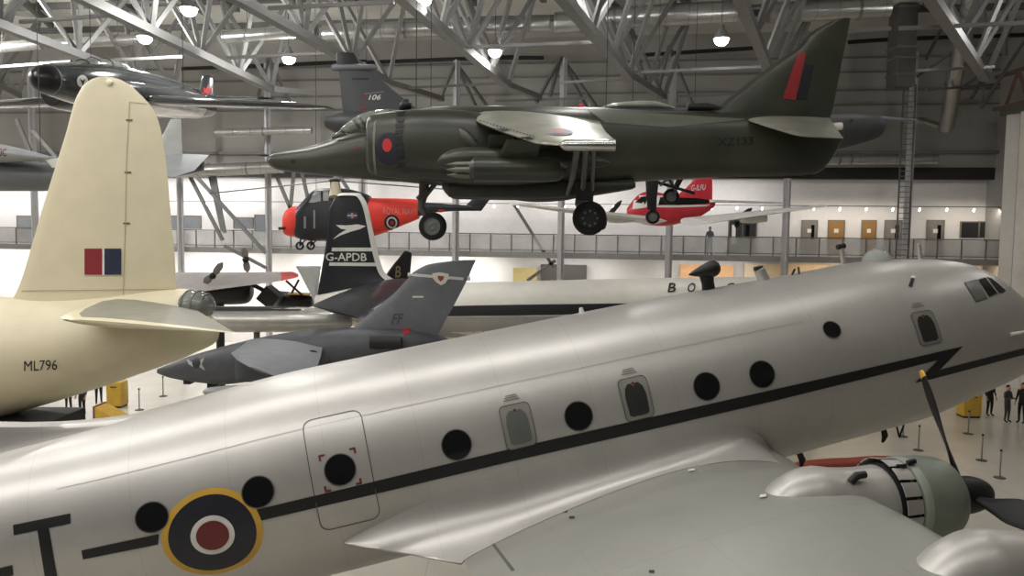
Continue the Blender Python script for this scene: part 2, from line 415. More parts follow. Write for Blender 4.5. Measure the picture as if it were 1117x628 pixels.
# ------------------------------------------------------------------ roof trusses
ZB = 16.0
def truss(name, pts, lab, Zs=None, zoff=0):
    near, far = Pz(*pts[0], ZB), Pz(*pts[-1], ZB)
    node = [Pz(*p, ZB) for p in pts]
    d = (node[1]-node[0]).normalized() if len(node) > 1 else V3((0, 1, 0))
    start = node[0] - d*14
    line = [start] + node
    L = [0]
    for a, b in zip(line, line[1:]): L.append(L[-1]+(b-a).length)
    def at(s):
        s = min(max(s, 0), L[-1])
        for i in range(len(line)-1):
            if s <= L[i+1]: return line[i].lerp(line[i+1], (s-L[i])/(L[i+1]-L[i]))
        return line[-1]
    mb = MB()
    for a, b in zip(line, line[1:]): mb.add(bar(a, b, .4, .34))
    side = V3((d.y, -d.x, 0)); hh = CZ-ZB-.4; ws = 1.9; UPV = V3((0, 0, hh))
    tb2 = MB()
    for sg in (-1, 1):
        for p, q in zip(line, line[1:]): tb2.add(bar(p+side*sg*ws+UPV, q+side*sg*ws+UPV, .3, .32))
    bs = []
    for i in range(len(L)-1):
        n = max(1, round((L[i+1]-L[i])/4.6)); bs += [L[i]+(L[i+1]-L[i])*j/n for j in range(n)]
    bs.append(L[-1]); mids = [(p+q)/2 for p, q in zip(bs, bs[1:])]
    for i, s_ in enumerate(bs):
        for t in ([mids[i-1]] if i > 0 else []) + ([mids[i]] if i < len(mids) else []):
            for sg in (-1, 1): mb.add(bar(at(s_), at(t)+side*sg*ws+UPV, .18))
    for t in mids: mb.add(bar(at(t)+side*ws+UPV, at(t)-side*ws+UPV, .14))
    nf = len(mb.f); mb.add(tb2.g)
    return struct(name, mb.g, [steel, steel_d], label=lab, mids=[0]*nf+[1]*(len(mb.f)-nf))
TR = [([(-130, 30), (20, 105)], 'roof truss furthest to the left'), ([(0, 27), (150, 84), (190, 99)], 'roof truss above the black-nosed jet'), ([(95, 0), (296, 97)], 'roof truss passing above the cream tail fin'),
      ([(262, 0), (424, 90)], 'roof truss above the fin numbered 106'), ([(442, 0), (554, 93)], 'roof truss above the jump jet cockpit'),
      ([(616, 0), (685, 82), (724, 106)], 'roof truss above the jump jet wing'), ([(808, 0), (850, 104)], 'roof truss behind the jump jet fin'), ([(1004, -20), (1075, 85)], 'roof truss at the right by the round duct')]
for p, l in TR: truss('roof_truss', p, l)
for a, b in (((424, 90), (482, 108)), ((554, 93), (588, 106)), ((296, 97), (345, 102))): struct('trim_4', bar(Pz(*a, ZB), Pz(*b, ZB), .36, .3), steel, label='chord member tying a truss end to its column')
# purlins under the roof, and tie rods
mb = MB()
for i in range(9):
    o = -6-i*5.2; mb.add(wbox(-50, 36, o-.1, o+.1, CZ-.35, CZ))
struct('trim_6', mb.g, steel_d)
mb = MB()
for a, b in (((22, 24), (128, 16)), ((293, 9), (430, 2)), ((440, 96), (541, 91)), ((500, 52), (648, 46)), ((690, 79), (830, 73)), ((540, 110), (640, 107)), ((612, 90), (682, 86)), ((738, 105), (812, 102)), ((248, 63), (360, 58)), ((0, 73), (78, 67)), ((925, 34), (972, 31)), ((112, 66), (200, 62)), ((980, 31), (1117, 25)), ((1000, 77), (1085, 73))):
    q = [Pz(*a, ZB), Pz(*b, ZB)]
    mb.add(bar(q[0], q[1], .13))
struct('trim_7', mb.g, steel)
mb = MB()
for a, b in (((400, 68), (560, 62)), ((545, 63), (593, 63)), ((700, 60), (830, 52)), ((925, 46), (970, 43)), ((195, 75), (400, 67)), ((990, 42), (1117, 38))):
    mb.add(tube([PW(*a, -3), PW(*b, -3)], .12, 8))
struct('trim_8', mb.g, blackm)
# ------------------------------------------------------------------ ducts
def duct(pts, r, lab, hang=True, bands=1):
    t = empty('air_duct', lab, 'duct', pts[0])
    make('duct_body', tube(pts, r, 18), galv, t)
    a, b = V3(pts[0]), V3(pts[-1])
    for i in range(bands):
        q = a.lerp(b, (i+.5)/bands) if len(pts) == 2 else V3(pts[0]).lerp(V3(pts[1]), .3+.2*i); d = (V3(pts[1])-V3(pts[0])).normalized()
        make('duct_band', tube([q-d*.06, q+d*.06], r*1.06, 18), steel, t)
        if hang: make('hanger', tube([q, V3((q.x, q.y, CZ))], .02, 6), steel_d, t)
    return t
duct([P(-40, 55, 40), P(45, 48, 40)], .26, 'bright round duct at the far left above the black-nosed jet')
duct([P(58, 48, 42), P(152, 43, 41.6)], .26, 'bright round duct above the cream fin', bands=2)
duct([P(245, 40, 40), P(345, 33, 39)], .3, 'round silver duct ending beside the hanging lamp', bands=2)
duct([P(352, 35, 43.6), P(480, 31, 43.6), P(600, 25, 43)], .42, 'long dull round duct above the jump jet cockpit', bands=3)
duct([P(606, 25, 43), P(700, 18, 42), P(804, 12, 41)], .55, 'ribbed round duct above the jump jet wing', bands=3)
duct([P(838, 14, 41), P(970, 8, 40.5)], .5, 'square-ended duct at the top beside the dark vertical plenum', bands=2)
duct([P(235, 145, 50), P(340, 142, 50)], .25, 'bright pipe run high on the wall left of the jump jet nose', False)
duct([P(150, 189, 50), P(310, 182, 50)], .38, 'lower silver pipe run above the white gallery wall', False, 2)
duct([P(895, 174, 48), P(960, 173.5, 48), P(1022, 173, 48)], .3, 'dark horizontal duct under the jump jet tail', False, 2)
duct([P(1062, -12, 38), P(1052, 35, 41), P(1040, 92, 44.2), P(1032, 140, 46)], .4, 'long round duct slanting down beside the hangar door', True, 3)
duct([P(985, 131, 47), P(1008, 132, 47), P(1022, 137, 47)], .2, 'bent pale pipe right of the caged ladder', False)
pl = empty('air_plenum', 'tall square sheet-metal plenum above the caged ladder', 'duct', P(978, 96, 45))
a, b = P(968, 97, 45.2), P(994, -30, 45.2)
make('plenum_body', box((a.x, 44.2, a.z), (b.x, 45.4, CZ-.02)), mat('plenum_sheet', (112, 110, 106), .4, .5), pl, False)
for y in (12, 55, 66, 84):
    q = P(968, y, 45.2); make('plenum_flange', box((a.x-.06, 44.14, q.z-.06), (b.x+.06, 45.46, q.z+.06)), steel, pl, False)
lad = empty('caged_ladder', 'tall narrow steel ladder beside the right-hand column', 'ladder', PW(983, 284, -4.6))
la, lb = PW(977, 284, -4.9), PW(990, 284, -4.9)
zt = PW(983, 92, -4.9).z
make('stile', bar((la.x, la.y, BZ), (la.x, la.y, zt), .07), steel_d, lad, False); make('stile', bar((lb.x, lb.y, BZ), (lb.x, lb.y, zt), .07), steel_d, lad, False)
mb = MB(); k = int((zt-BZ)/.3)
for i in range(k): mb.add(bar((la.x, la.y, BZ+.2+i*.3), (lb.x, lb.y, BZ+.2+i*.3), .045))
make('rung', mb.g, steel, lad, False)
# girder and hangar door on the right
dm = mat('hangar_door_panel', (206, 203, 196), .55, .1, .05)
hx = P(1094, 200, 44.5).x
hd = empty('hangar_door', 'tall pale folding hangar door of narrow vertical leaves', 'door', (hx, 40, 0))
for i in range(9):
    y1 = 44.5-i*1.25; zt = 14.9
    make('door_leaf', MB().add(bar((hx, y1, 0), (hx+.35, y1-.62, 0), .01)).add(([(hx, y1, 0), (hx+.42, y1-.62, 0), (hx, y1-1.2, 0), (hx+.12, y1-1.2, 0), (hx+.54, y1-.62, 0), (hx+.12, y1, 0)] + [(hx, y1, zt), (hx+.42, y1-.62, zt), (hx, y1-1.2, zt), (hx+.12, y1-1.2, zt), (hx+.54, y1-.62, zt), (hx+.12, y1, zt)], [(0, 1, 7, 6), (1, 2, 8, 7), (2, 3, 9, 8), (3, 4, 10, 9), (4, 5, 11, 10), (5, 0, 6, 11), (6, 7, 10, 11), (7, 8, 9, 10)])).g, dm, hd, False)
make('door_track', box((hx-.1, 31, 14.9), (hx+.6, 45, 15.25)), steel_d, hd, False)
mb = MB()
for i in range(7):
    y = 45-i*2; mb.add(bar((hx+.2, y, 15.4), (hx+.2, y-1, 17.2), .14)).add(bar((hx+.2, y-1, 17.2), (hx+.2, y-2, 15.4), .14))
mb.add(bar((hx+.2, 46, 17.2), (hx+.2, 31, 17.2), .2)).add(bar((hx+.2, 46, 15.4), (hx+.2, 31, 15.4), .2))
struct('trim_9', mb.g, mat('red_oxide_steel', (118, 92, 84), .6))
mb = MB()
for a, b in (((1085, 70), (1030, 110)), ((1075, 10), (1072, 112)), ((1099, 0), (1098, 60)), ((1117, 45), (1070, 118)), ((1008, 4), (1050, 40)), ((1040, 5), (1010, 65)), ((1062, 40), (1000, 84)), ((1108, 20), (1060, 108)), ((1010, 30), (1117, 26)), ((1010, 98), (1090, 92))):
    mb.add(bar(P(*a, 43), P(*b, 45), .13))
struct('trim_10', mb.g, steel_d)
# ------------------------------------------------------------------ high-bay lamps
lamp_src = None
def lamp(p, lab, group=None, e=300):
    global lamp_src
    if lamp_src is None:
        t = empty('pendant_lamp', lab, 'lamp', p)
        prof = [(.02, .62), (.1, .6), (.13, .42), (.2, .36), (.34, .1), (.36, .02)]
        make('shade', loft([[p+V3((r*cos(2*pi*k/20), r*sin(2*pi*k/20), z)) for k in range(20)] for r, z in prof], caps=False), steel, t)
        make('bulb', ball(p+V3((0, 0, -.02)), .31, .31, .26), lampem, t)
        make('cord', tube([p+V3((0, 0, .6)), p+V3((0, 0, 2.6))], .015, 6), darkst, t)
        lamp_src = t
    else:
        t = lamp_src.copy(); COL.objects.link(t); t.location = p; t['label'] = lab
        for ch in lamp_src.children:
            c = ch.copy(); COL.objects.link(c); c.parent = t
    if group: t['group'] = group
    l = bpy.data.lights.new('lamp_light', 'POINT'); l.energy = e*1.6; l.shadow_soft_size = .35; l.color = (1, .985, .965)
    o = bpy.data.objects.new('lamp_light', l); COL.objects.link(o); o.location = p+V3((0, 0, -.42))
    return t
for (x, y, lab, e) in ((206, 10, 'glowing pendant lamp at the top above the cream fin', 520), (158, 41, 'glowing pendant lamp beside the bright duct above the cream fin', 700), (315, 64, 'glowing pendant lamp between the black-nosed jet and the 106 fin', 620),
                     (462, -2, 'glowing pendant lamp cut by the top edge of the frame', 240), (540, 56, 'glowing pendant lamp above the jump jet fuselage', 210), (787, 43, 'glowing pendant lamp left of the jump jet fin', 130)):
    lamp(Pz(x, y, 16.6), lab, None, e)
for X, Y, e in ((-19, -4, 150), (-8, -4, 120), (17, 16, 80), (-20, 22, 700), (-9, 22, 450), (2, 22, 240), (13, 24, 100), (21, 24, 200), (21, 33, 240), (3, 31, 420), (-6, 30, 300), (-27, 38, 3000), (-27, 28, 1500)):  # extra pendants added to brighten the aircraft, walls and floor
    lamp(V3((X, Y, 18.4 if 29 < Y < 32 else 17.2)), 'added pendant lamp under the roof beyond the frame', 'added pendant lamps under the roof', e)
bsrc = None  # strip lamps added out of view to streak highlights along the fuselage
for X, Y, e in ((-21, 5, 560), (-14, 5, 560), (-7, 5, 380), (0, 5, 190), (7, 5, 60), (-21, 14, 400), (-14, 14, 400), (-7, 14, 330), (0, 14, 260), (7, 14, 110)):
    p = V3((X, Y, 17.4))
    if bsrc is None:
        bsrc = empty('added_batten_lamp', 'long added strip lamp under the roof beyond the frame', 'lamp', p, None, 'added strip lamps under the roof')
        make('lamp_body', box(p-V3((3.2, .2, -.05)), p+V3((3.2, .2, .2))), steel, bsrc, False)
        make('tube', tube([p-V3((3.1, 0, -.02)), p+V3((3.1, 0, .02))], .06, 10), lampem, bsrc)
        for dx in (-2, 2): make('hanger', tube([p+V3((dx, 0, .2)), p+V3((dx, 0, 2.6))], .02, 6), darkst, bsrc)
    else:
        t = bsrc.copy(); COL.objects.link(t); t.location = p
        for ch in bsrc.children: c = ch.copy(); COL.objects.link(c); c.parent = t
    area('added_batten_light', p-V3((0, 0, .08)), e, 6.6, (1, .985, .965), sy=.5)
w = bpy.data.worlds.new('hall'); S.world = w; w.use_nodes = True
w.node_tree.nodes['Background'].inputs[0].default_value = (1, .98, .95, 1); w.node_tree.nodes['Background'].inputs[1].default_value = .07
# ================================================================== HASTINGS (silver transport in front)
A0 = V3((2.3485715, 14.12403795, 5.28466169)); HD = V3((.96038695, .20968328, .18354789)); HS = V3((.21330721, -.97698518, 0)); HU = V3((-.17932357, -.03915209, .98301077))
HM = Matrix((HD, -HS, HU)).transposed().to_4x4()
def hw(s, y, z): return A0 + HD*s - HS*y + HU*z
T = empty('transport_aeroplane', 'big silver transport aeroplane with black cheatline and roundel filling the front of the hall', 'aeroplane', A0, HM)
FS = [(-17.2, .12, .75), (-16, .5, .6), (-14.5, .78, .42), (-12.5, 1.06, .24), (-10.5, 1.32, .08), (-9, 1.48, -.01), (-7.5, 1.60, -.03), (-6, 1.668, -.005), (-4.5, 1.676, 0), (-2.5, 1.676, 0), (-.6, 1.672, 0), (.8, 1.659, -.004), (2.0, 1.636, -.010), (3.0, 1.612, -.014), (3.8, 1.602, -.011), (4.6, 1.59, -.012), (5.2, 1.555, -.034), (5.8, 1.47, -.044), (6.4, 1.365, -.06), (7.0, 1.22, -.135), (7.6, .935, -.33), (8.2, .61, -.54), (8.6, .35, -.63), (8.85, .13, -.67), (8.92, .02, -.68)]
FR = smooth_st(FS, 8)
def prof(s):
    for a, b in zip(FR, FR[1:]):
        if s <= b[0]:
            t = (s-a[0])/max(b[0]-a[0], 1e-6); return a[1]+(b[1]-a[1])*t, a[2]+(b[2]-a[2])*t
    return FR[-1][1:]
def fus(s, ph, off=0):      # ph degrees up from the starboard side
    R, z = prof(s); a = radians(ph); return hw(s, -(R+off)*cos(a), z+(R+off)*sin(a))
def fdec(off=.008):         # (s, arc) -> surface
    return lambda s, a: fus(s, degrees(a/1.676), off)
rings = [[hw(s, -R*cos(2*pi*k/80), z+R*sin(2*pi*k/80)) for k in range(80)] for s, R, z in FR]
fuse = make('fuselage', loft(rings), alu, T)
def s_px(x, ph=92):
    lo, hi = -10, 7.5
    for _ in range(30):
        m = (lo+hi)/2
        if proj(fus(m, ph))[0] < x: lo = m
        else: hi = m
    return lo
def arc(d): return radians(d)*1.676
# wing
WS = [(-.4, 1.8, -3.3, -1.16, .86), (-1.5, 1.75, -3.5, -1.12, .86), (-2.6, 1.55, -3.85, -1.02, .80), (-3.8, 1.3, -3.8, -.74, .74), (-4.6, 1.15, -3.75, -.63, .70), (-6, 1.1, -3.65, -.61, .64), (-7.6, .7, -3.55, -.53, .58), (-12, -.5, -3.35, -.08, .42), (-16, -1.4, -3.1, .42, .24), (-17, -1.9, -2.8, .55, .1)]
def wsec(y, l, t, z, th): return (hw(l, y, z), hw(t, y, z-.12), th)
WR = smooth_st([tuple(w) for w in WS], 4)
wg = make('wing', loft([foil(hw(l, y, z-.05), hw(t, y, z+.02), th, HU, 16) for y, l, t, z, th in WR]), alu_wing, T)
wl = make('wing', loft([foil(hw(l, -y, z-.05), hw(t, -y, z+.02), th, HU, 12) for y, l, t, z, th in WR if y > -6.5]), alu_wing, T)
upd(); tw = bvh(wg); tf = bvh(fuse); twf = bvh(wg, fuse)
# fillet between fuselage and wing
up_px = [(372, 592), (398, 578), (450, 553), (505, 530), (560, 510), (620, 490), (670, 474), (715, 463), (760, 458), (800, 462), (826, 473), (838, 486), (843, 495)]
lo_px = [(503, 611), (510, 607), (528, 596), (556, 577), (600, 551), (640, 531), (680, 515), (715, 504), (750, 498), (790, 501), (822, 510), (842, 517), (851, 521)]
fu_, fl_ = [], []
dpf = drape_px(tf, -.004)
for q in up_px: fu_.append(dpf(*q))
dpw = drape_px(tw, .006)
def wz(s, y):
    h = tw.ray_cast(hw(s, y, 4), -HU); return h[0] if h[0] else None
for i, q in enumerate(lo_px):
    yc = (-2.58, -2.5, -2.4, -2.3, -2.2, -2.12, -2.07, -2.04, -2.05, -2.15, -2.3, -2.45, -2.52)[i]
    lo, hi = -3.84, 1.5
    def wpt(s_):
        p = wz(s_, yc); return p + HU*.006 if p is not None else hw(s_, yc, -1.02)
    for _ in range(24):
        m = (lo+hi)/2
        if proj(wpt(m))[0] < q[0]: lo = m
        else: hi = m
    p = wpt(lo)
    if i == 0: p = hw(-3.9, -2.58, -1.02)
    fl_.append(p)
pairs = list(zip(fu_, fl_))
def sm(pts, k=4):
    r = smooth_st([tuple(p) for p in pts], k); return [V3(p) for p in r]
fu_, fl_ = sm(fu_), sm(fl_)
rings = []
HMI = HM.to_3x3().transposed()
for i, (a, b) in enumerate(zip(fu_, fl_)):
    la, lb = HMI @ (a-A0), HMI @ (b-A0)
    cs = (la.x+lb.x)/2; ctl = hw(cs, max(la.y-.04, -1.7), lb.z+.05)
    f = min(1, i/14); ctl = a.lerp(b, .55).lerp(ctl, .25+.75*f)
    g_ = min(1, (len(fu_)-1-i)/9); ctl = a.lerp(b, .5).lerp(ctl, g_)-HS*0 if g_ < 1 else ctl
    rings.append([a*(1-t)**2 + ctl*2*t*(1-t) + b*t*t for t in [j/12 for j in range(13)]])
# closed underside so that the fillet is a solid fairing
rr = []
for r in rings:
    back = [hw(*(HMI @ (p-A0) + V3((0, .06, -.05)))) for p in r[::-1]]
    rr.append(r + back)
make('wing_fillet', loft(rr), alu, T)
# flap seam and trailing-edge cut
dpt = drape_px(tw, .006)
for a in ([(535, 592), (538, 591), (562, 622), (558, 623)],):
    decal('flap_seam', [a], dpt, seam, T, 6)
for q in ((613, 556, 619, 558), (621, 563, 627, 565), (708, 622, 714, 624)):
    decal('fuel_cap_mark', [[(q[0], q[1]), (q[2], q[1]), (q[2], q[3]+1), (q[0], q[3]+1)]], dpt, darkst, T, 3)
for q in ((751, 513, 758, 515), (829, 541, 836, 544)):
    decal('wing_light', [[(q[0], q[1]), (q[2], q[1]-1), (q[2], q[3]-1), (q[0], q[3])]], drape_px(tw, .02), white, T, 3)
# round windows
fm = fdec(.010)
def disc(name, s, ph, r, m, parent, off=.01, n=32, **kw): return decal(name, [ell(s, arc(ph), r, r, n)], fdec(off), m, parent, .07, **kw)
def ringd(name, s, ph, r0, r1, m, parent, off=.01, **kw):
    vs = []; fs = []; n = 48
    for r in (r0, (r0+r1)/2, r1): vs += [fdec(off)(s+r*cos(2*pi*i/n), arc(ph)+r*sin(2*pi*i/n)) for i in range(n)]
    for j in range(2):
        for i in range(n): fs.append((j*n+i, j*n+(i+1) % n, (j+1)*n+(i+1) % n, (j+1)*n+i))
    return make(name, (vs, fs), m, parent, **kw)
for s, ph, r in ((-7.957, 12.3, .218), (-6.487, 12.4, .218), (-3.576, 12.7, .218), (-1.641, 13, .218), (.531, 13.2, .218), (1.522, 13, .216), (3.004, 29.6, .15)):
    g = disc('window', s, ph, r, dgl, T, .012); ringd('window_rim', s, ph, r, r+.014, seam, g, .014)
def loopstrip(name, outer, inner, fmap, m, parent):
    def dens(l, k=5): return [(l[i][0]+(l[(i+1) % len(l)][0]-l[i][0])*j/k, l[i][1]+(l[(i+1) % len(l)][1]-l[i][1])*j/k) for i in range(len(l)) for j in range(k)]
    o, n_ = dens(outer), dens(inner); n = len(o)
    return make(name, ([fmap(*p) for p in o]+[fmap(*p) for p in n_], [(i, (i+1) % n, n+(i+1) % n, n+i) for i in range(n)]), m, parent)
# door
def rrect(s0, s1, a0, a1, r, n=6):
    out = []
    for cx, cy, t0 in ((s1-r, a1-r, 0), (s0+r, a1-r, 90), (s0+r, a0+r, 180), (s1-r, a0+r, 270)):
        for i in range(n+1):
            t = radians(t0+90*i/n); out.append((cx+r*cos(t), cy+r*sin(t)))
    return out
dr = decal('door', [rrect(-5.73, -4.87, arc(-15.5), arc(42), .14)], fdec(.005), alu, T, .09)
loopstrip('door_seam', rrect(-5.738, -4.862, arc(-15.5)-.008, arc(42)+.008, .145), rrect(-5.724, -4.876, arc(-15.5)+.006, arc(42)-.006, .135), fdec(.011), seam, dr)
g = disc('door_window', -5.308, 13.66, .218, dgl, dr, .014); ringd('window_rim', -5.308, 13.66, .218, .232, seam, g, .016)
for sx in (-1, 1):
    for sy in (-1, 1):
        cx, cy = -5.308+sx*.27, arc(13.66)+sy*.27
        decal('cut_mark', [[(cx, cy), (cx-sx*.09, cy), (cx-sx*.09, cy-sy*.03), (cx-sx*.03, cy-sy*.03), (cx-sx*.03, cy-sy*.09), (cx, cy-sy*.09)]], fdec(.013), dred, dr, .2)
make('door_handle', tube([fus(-4.9, 0, .01), fus(-4.9, 4, .01)], .012, 8), darkst, dr)
def emerg(s, ph, sc=1.):
    a = arc(ph)
    e = decal('escape_hatch', [rrect(s-.235*sc, s+.235*sc, a-.33*sc, a+.33*sc, .08)], fdec(.012), framem, T, .08)
    loopstrip('hatch_seam', rrect(s-.243*sc, s+.243*sc, a-.338*sc, a+.338*sc, .085), rrect(s-.232*sc, s+.232*sc, a-.327*sc, a+.327*sc, .078), fdec(.017), seam, e)
    out = [(s-.165*sc, a-.24*sc), (s-.12*sc, a-.27*sc), (s+.12*sc, a-.27*sc), (s+.165*sc, a-.24*sc), (s+.175*sc, a+.05), (s+.15*sc, a+.17*sc), (s+.09*sc, a+.24*sc), (s+.04, a+.24*sc), (s, a+.19*sc), (s-.04, a+.24*sc), (s-.09*sc, a+.24*sc), (s-.15*sc, a+.17*sc), (s-.175*sc, a+.05)]
    decal('hatch_pane', [out], fdec(.018), gglass if s < -2 else mat('dim_hatch_pane', (50, 50, 48), .3), e, .08)
    decal('hatch_latch', [ell(s, a+.235*sc, .025, .025, 10)], fdec(.022), dred, e, .1)
    for k in range(3): decal('hatch_lettering', [[(s-.09-.02*k, a+.47-.035*k), (s+.09+.02*k, a+.47-.035*k), (s+.09+.02*k, a+.485-.035*k), (s-.09-.02*k, a+.485-.035*k)]], fdec(.012), mat('faded_lettering', (128, 122, 114), .6), e, .3)
emerg(-2.601, 15.2); emerg(-.665, 15.4); emerg(4.74, 18.3, .93)
# stripe with its lightning tip, dash and code letters
dpx = drape_px(tf, .009)
decal('cheatline', [[(280, 568.5), (280, 555.5), (420, 522), (560, 488.5), (700, 457), (840, 425.5), (950, 400.5), (1050, 377.5), (1025, 403), (1117, 379.6), (1135, 374), (1135, 381), (1117, 386.6), (1017, 413), (998.4, 417), (1023, 392.5), (950, 411), (840, 438), (700, 470.5), (560, 502.5), (420, 536)]], dpx, black, T, 7, label='black cheatline with a lightning tip')
decal('code_dash', [[(89, 600), (173.5, 582), (172.5, 593.5), (90.7, 609.8)]], dpx, black, T, 7)
decal('code_letter', [[(14.5, 572.4), (77, 559.7), (77.3, 570.6), (53.5, 575.6), (62.4, 628), (68, 655), (54, 655), (49, 628), (41, 578), (15.2, 583.3)]], dpx, black, T, 7)
decal('code_letter', [[(-30, 626), (13.8, 616), (14.5, 627), (-29, 637)]], dpx, black, T, 7)
rs, ra = -7.206, arc(-3.45)
ro = disc('roundel', rs, -3.45, .69, yellow, T, .009, 56, label='round emblem of red, white, navy and yellow rings')
for r, m, nme, o in ((.60, navy, 'roundel_ring', .013), (.30, white, 'roundel_ring', .017), (.225, dred, 'roundel_centre', .021)): disc(nme, rs, -3.45, r, m, ro, o, 48)
mseam = mat('faint_panel_seam', (166, 163, 158), .45, .4)
decal('panel_seam', [[(-9.2, arc(38)), (2.6, arc(38)), (2.6, arc(38)+.009), (-9.2, arc(38)+.009)]], fdec(.006), mseam, T, .12)
# cockpit glazing
for k, q in enumerate(([(1052.5, 309), (1065.5, 305.9), (1075.5, 324.9), (1064.4, 328.7)], [(1067.4, 305.5), (1074.9, 303.5), (1087, 319.8), (1078.5, 323.3)], [(1077, 302.5), (1082, 304.5), (1096, 316.5), (1094, 318.8), (1089.5, 319.3)])):
    g = decal('cockpit_window', [q], drape_px(tf, .014), [gglass, dgl, dgl][k], T, 3)
    cx = sum(p[0] for p in q)/len(q); cy = sum(p[1] for p in q)/len(q)
    if g: decal('window_frame', [[(cx+(x-cx)*1.12, cy+(y-cy)*1.1) for x, y in q]], drape_px(tf, .008), seam, g, 3)
# roof fittings
def onfus(x, y): return dpx(x, y)
mp_ = fus(3.9, 92)
make('astrodome', loft([[p for p in ring] for ring in [[fus(s_px(956), 92) + HU*(.24*sin(t)-.03) + HD*(.27*cos(t)*cos(2*pi*k/24)) + HS*(.27*cos(t)*sin(2*pi*k/24)) for k in range(24)] for t in [i*pi/2/8 for i in range(9)]]]), mat('dome_glass', (196, 200, 198), .08, 0, .03, alpha=.5), T)
def mast(name, s, h, r0, r1, m, cap=None, ph=92, lean=0):
    b = fus(s, ph, -.05); t = b + HU*(h+.05) + HD*lean
    o = make(name, tube([b, t], [r0, r1], 12), m, T)
    if cap: make('aerial_cap', tube([t-HD*.09, t+HD*.07], [.05, .05], 10), cap, o)
    return o
mast('aerial_mast', s_px(923), .34, .05, .04, alu, black, 95)
mast('aerial_mast', s_px(1007), .30, .05, .03, alu, None, 95)
mast('aerial_stub', s_px(834), .22, .11, .1, alu, black, 92, -.08)
# teardrop loop aerial
b0 = fus(s_px(773), 92, -.03)
st_ = make('aerial_stem', loft([[b0+HU*h+HD*(a*cos(2*pi*k/16))+HS*(.07*sin(2*pi*k/16)) for k in range(16)] for h, a in ((0, .13), (.15, .12), (.32, .15))]), black, T)
c = b0+HU*.38+HD*.02
make('loop_aerial', loft([[c+HD*x+HU*(.045*(x))+ (HU*sin(2*pi*k/20)+HS*cos(2*pi*k/20))*r for k in range(20)] for x, r in smooth_st([(-.36, .01), (-.27, .05), (-.12, .10), (.03, .14), (.14, .15), (.22, .10), (.25, .02)], 3)]), black, st_)
mast('top_beacon', s_px(636), .09, .06, .03, white, None, 95)
for q in ((868, 302),): make('roof_fitting', MB().add(bar(fus(s_px(862), 90), fus(s_px(866), 90)+HU*.1, .03)).add(bar(fus(s_px(868), 88), fus(s_px(870), 90)+HU*.12, .03)).g, darkst, T)
decal('vent_slot', [[(990.5, 312.5), (994, 302.5), (997.6, 303.5), (994.5, 313.5)]], drape_px(tf, .016), black, T, 3)
decal('vent_lip', [[(992.5, 303.6), (994.5, 301), (998.2, 301.6), (997.4, 304.4)]], drape_px(tf, .022), white, T, 3)
p = onfus(1102, 364.5); make('pitot_probe', tube([p, p+HD*.55+HS*.1, p+HD*1.0+HS*.12], [.03, .03, .02], 8), white, T)
# belly aerials
def belly(x, y, Y=-.3):
    r = ray(x, y); n = HS; return CAM + r*((hw(0, Y, 0)-CAM).dot(n)/r.dot(n))
for q0, q1 in (((964, 468), (963, 482)), ((872, 494), (874, 508))):
    a, b = belly(*q0), belly(*q1); make('belly_aerial', loft([[p+HD*(w*cos(2*pi*k/10))+HS*(.03*sin(2*pi*k/10)) for k in range(10)] for p, w in ((a, .06), (a.lerp(b, .6)+HD*.04, .07), (b, .03))]), black, T)
a, b, c_ = belly(978, 464), belly(981, 477), belly(986, 463); make('belly_loop', tube([a, a.lerp(b, .8), b, b.lerp(c_, .4), c_], .018, 8), black, T)
# dorsal fin and fin
lv = [(-7.7, 1.50, .10), (-8.3, 1.535, .20), (-9, 1.60, .26), (-9.6, 1.70, .26), (-10.3, 1.87, .24), (-11, 2.1, .22), (-12, 2.75, .2), (-13, 4.1, .18), (-13.8, 5.3, .14), (-14.6, 5.9, .10), (-15.6, 5.8, .1), (-16.4, 5, .1), (-16.9, 3.2, .1), (-17.0, 1.2, .12)]
rings = []
for s, zt, t in smooth_st(lv, 5):
    R, z0 = prof(max(s, -16.9)); zb = z0 + R*.74; ring = []
    zt = max(zt, zb+.05)
    wb = R*.62*(1 if s > -15 else .6)
    half = []
    for j in range(15):
        q = j/14; h = zb + (zt-zb)*q
        wdt = t*.5 + (wb-t*.5)*math.exp(-q*(zt-zb)/.16)
        if zt-h < .07: wdt *= sqrt(max(0, 1-((h-(zt-.07))/.07)**2))
        half.append((wdt, h))
    ring = [hw(s, -w_, h) for w_, h in half] + [hw(s, w_, h) for w_, h in half[::-1]]
    rings.append(ring)
make('dorsal_fin', loft(rings), alu, T)
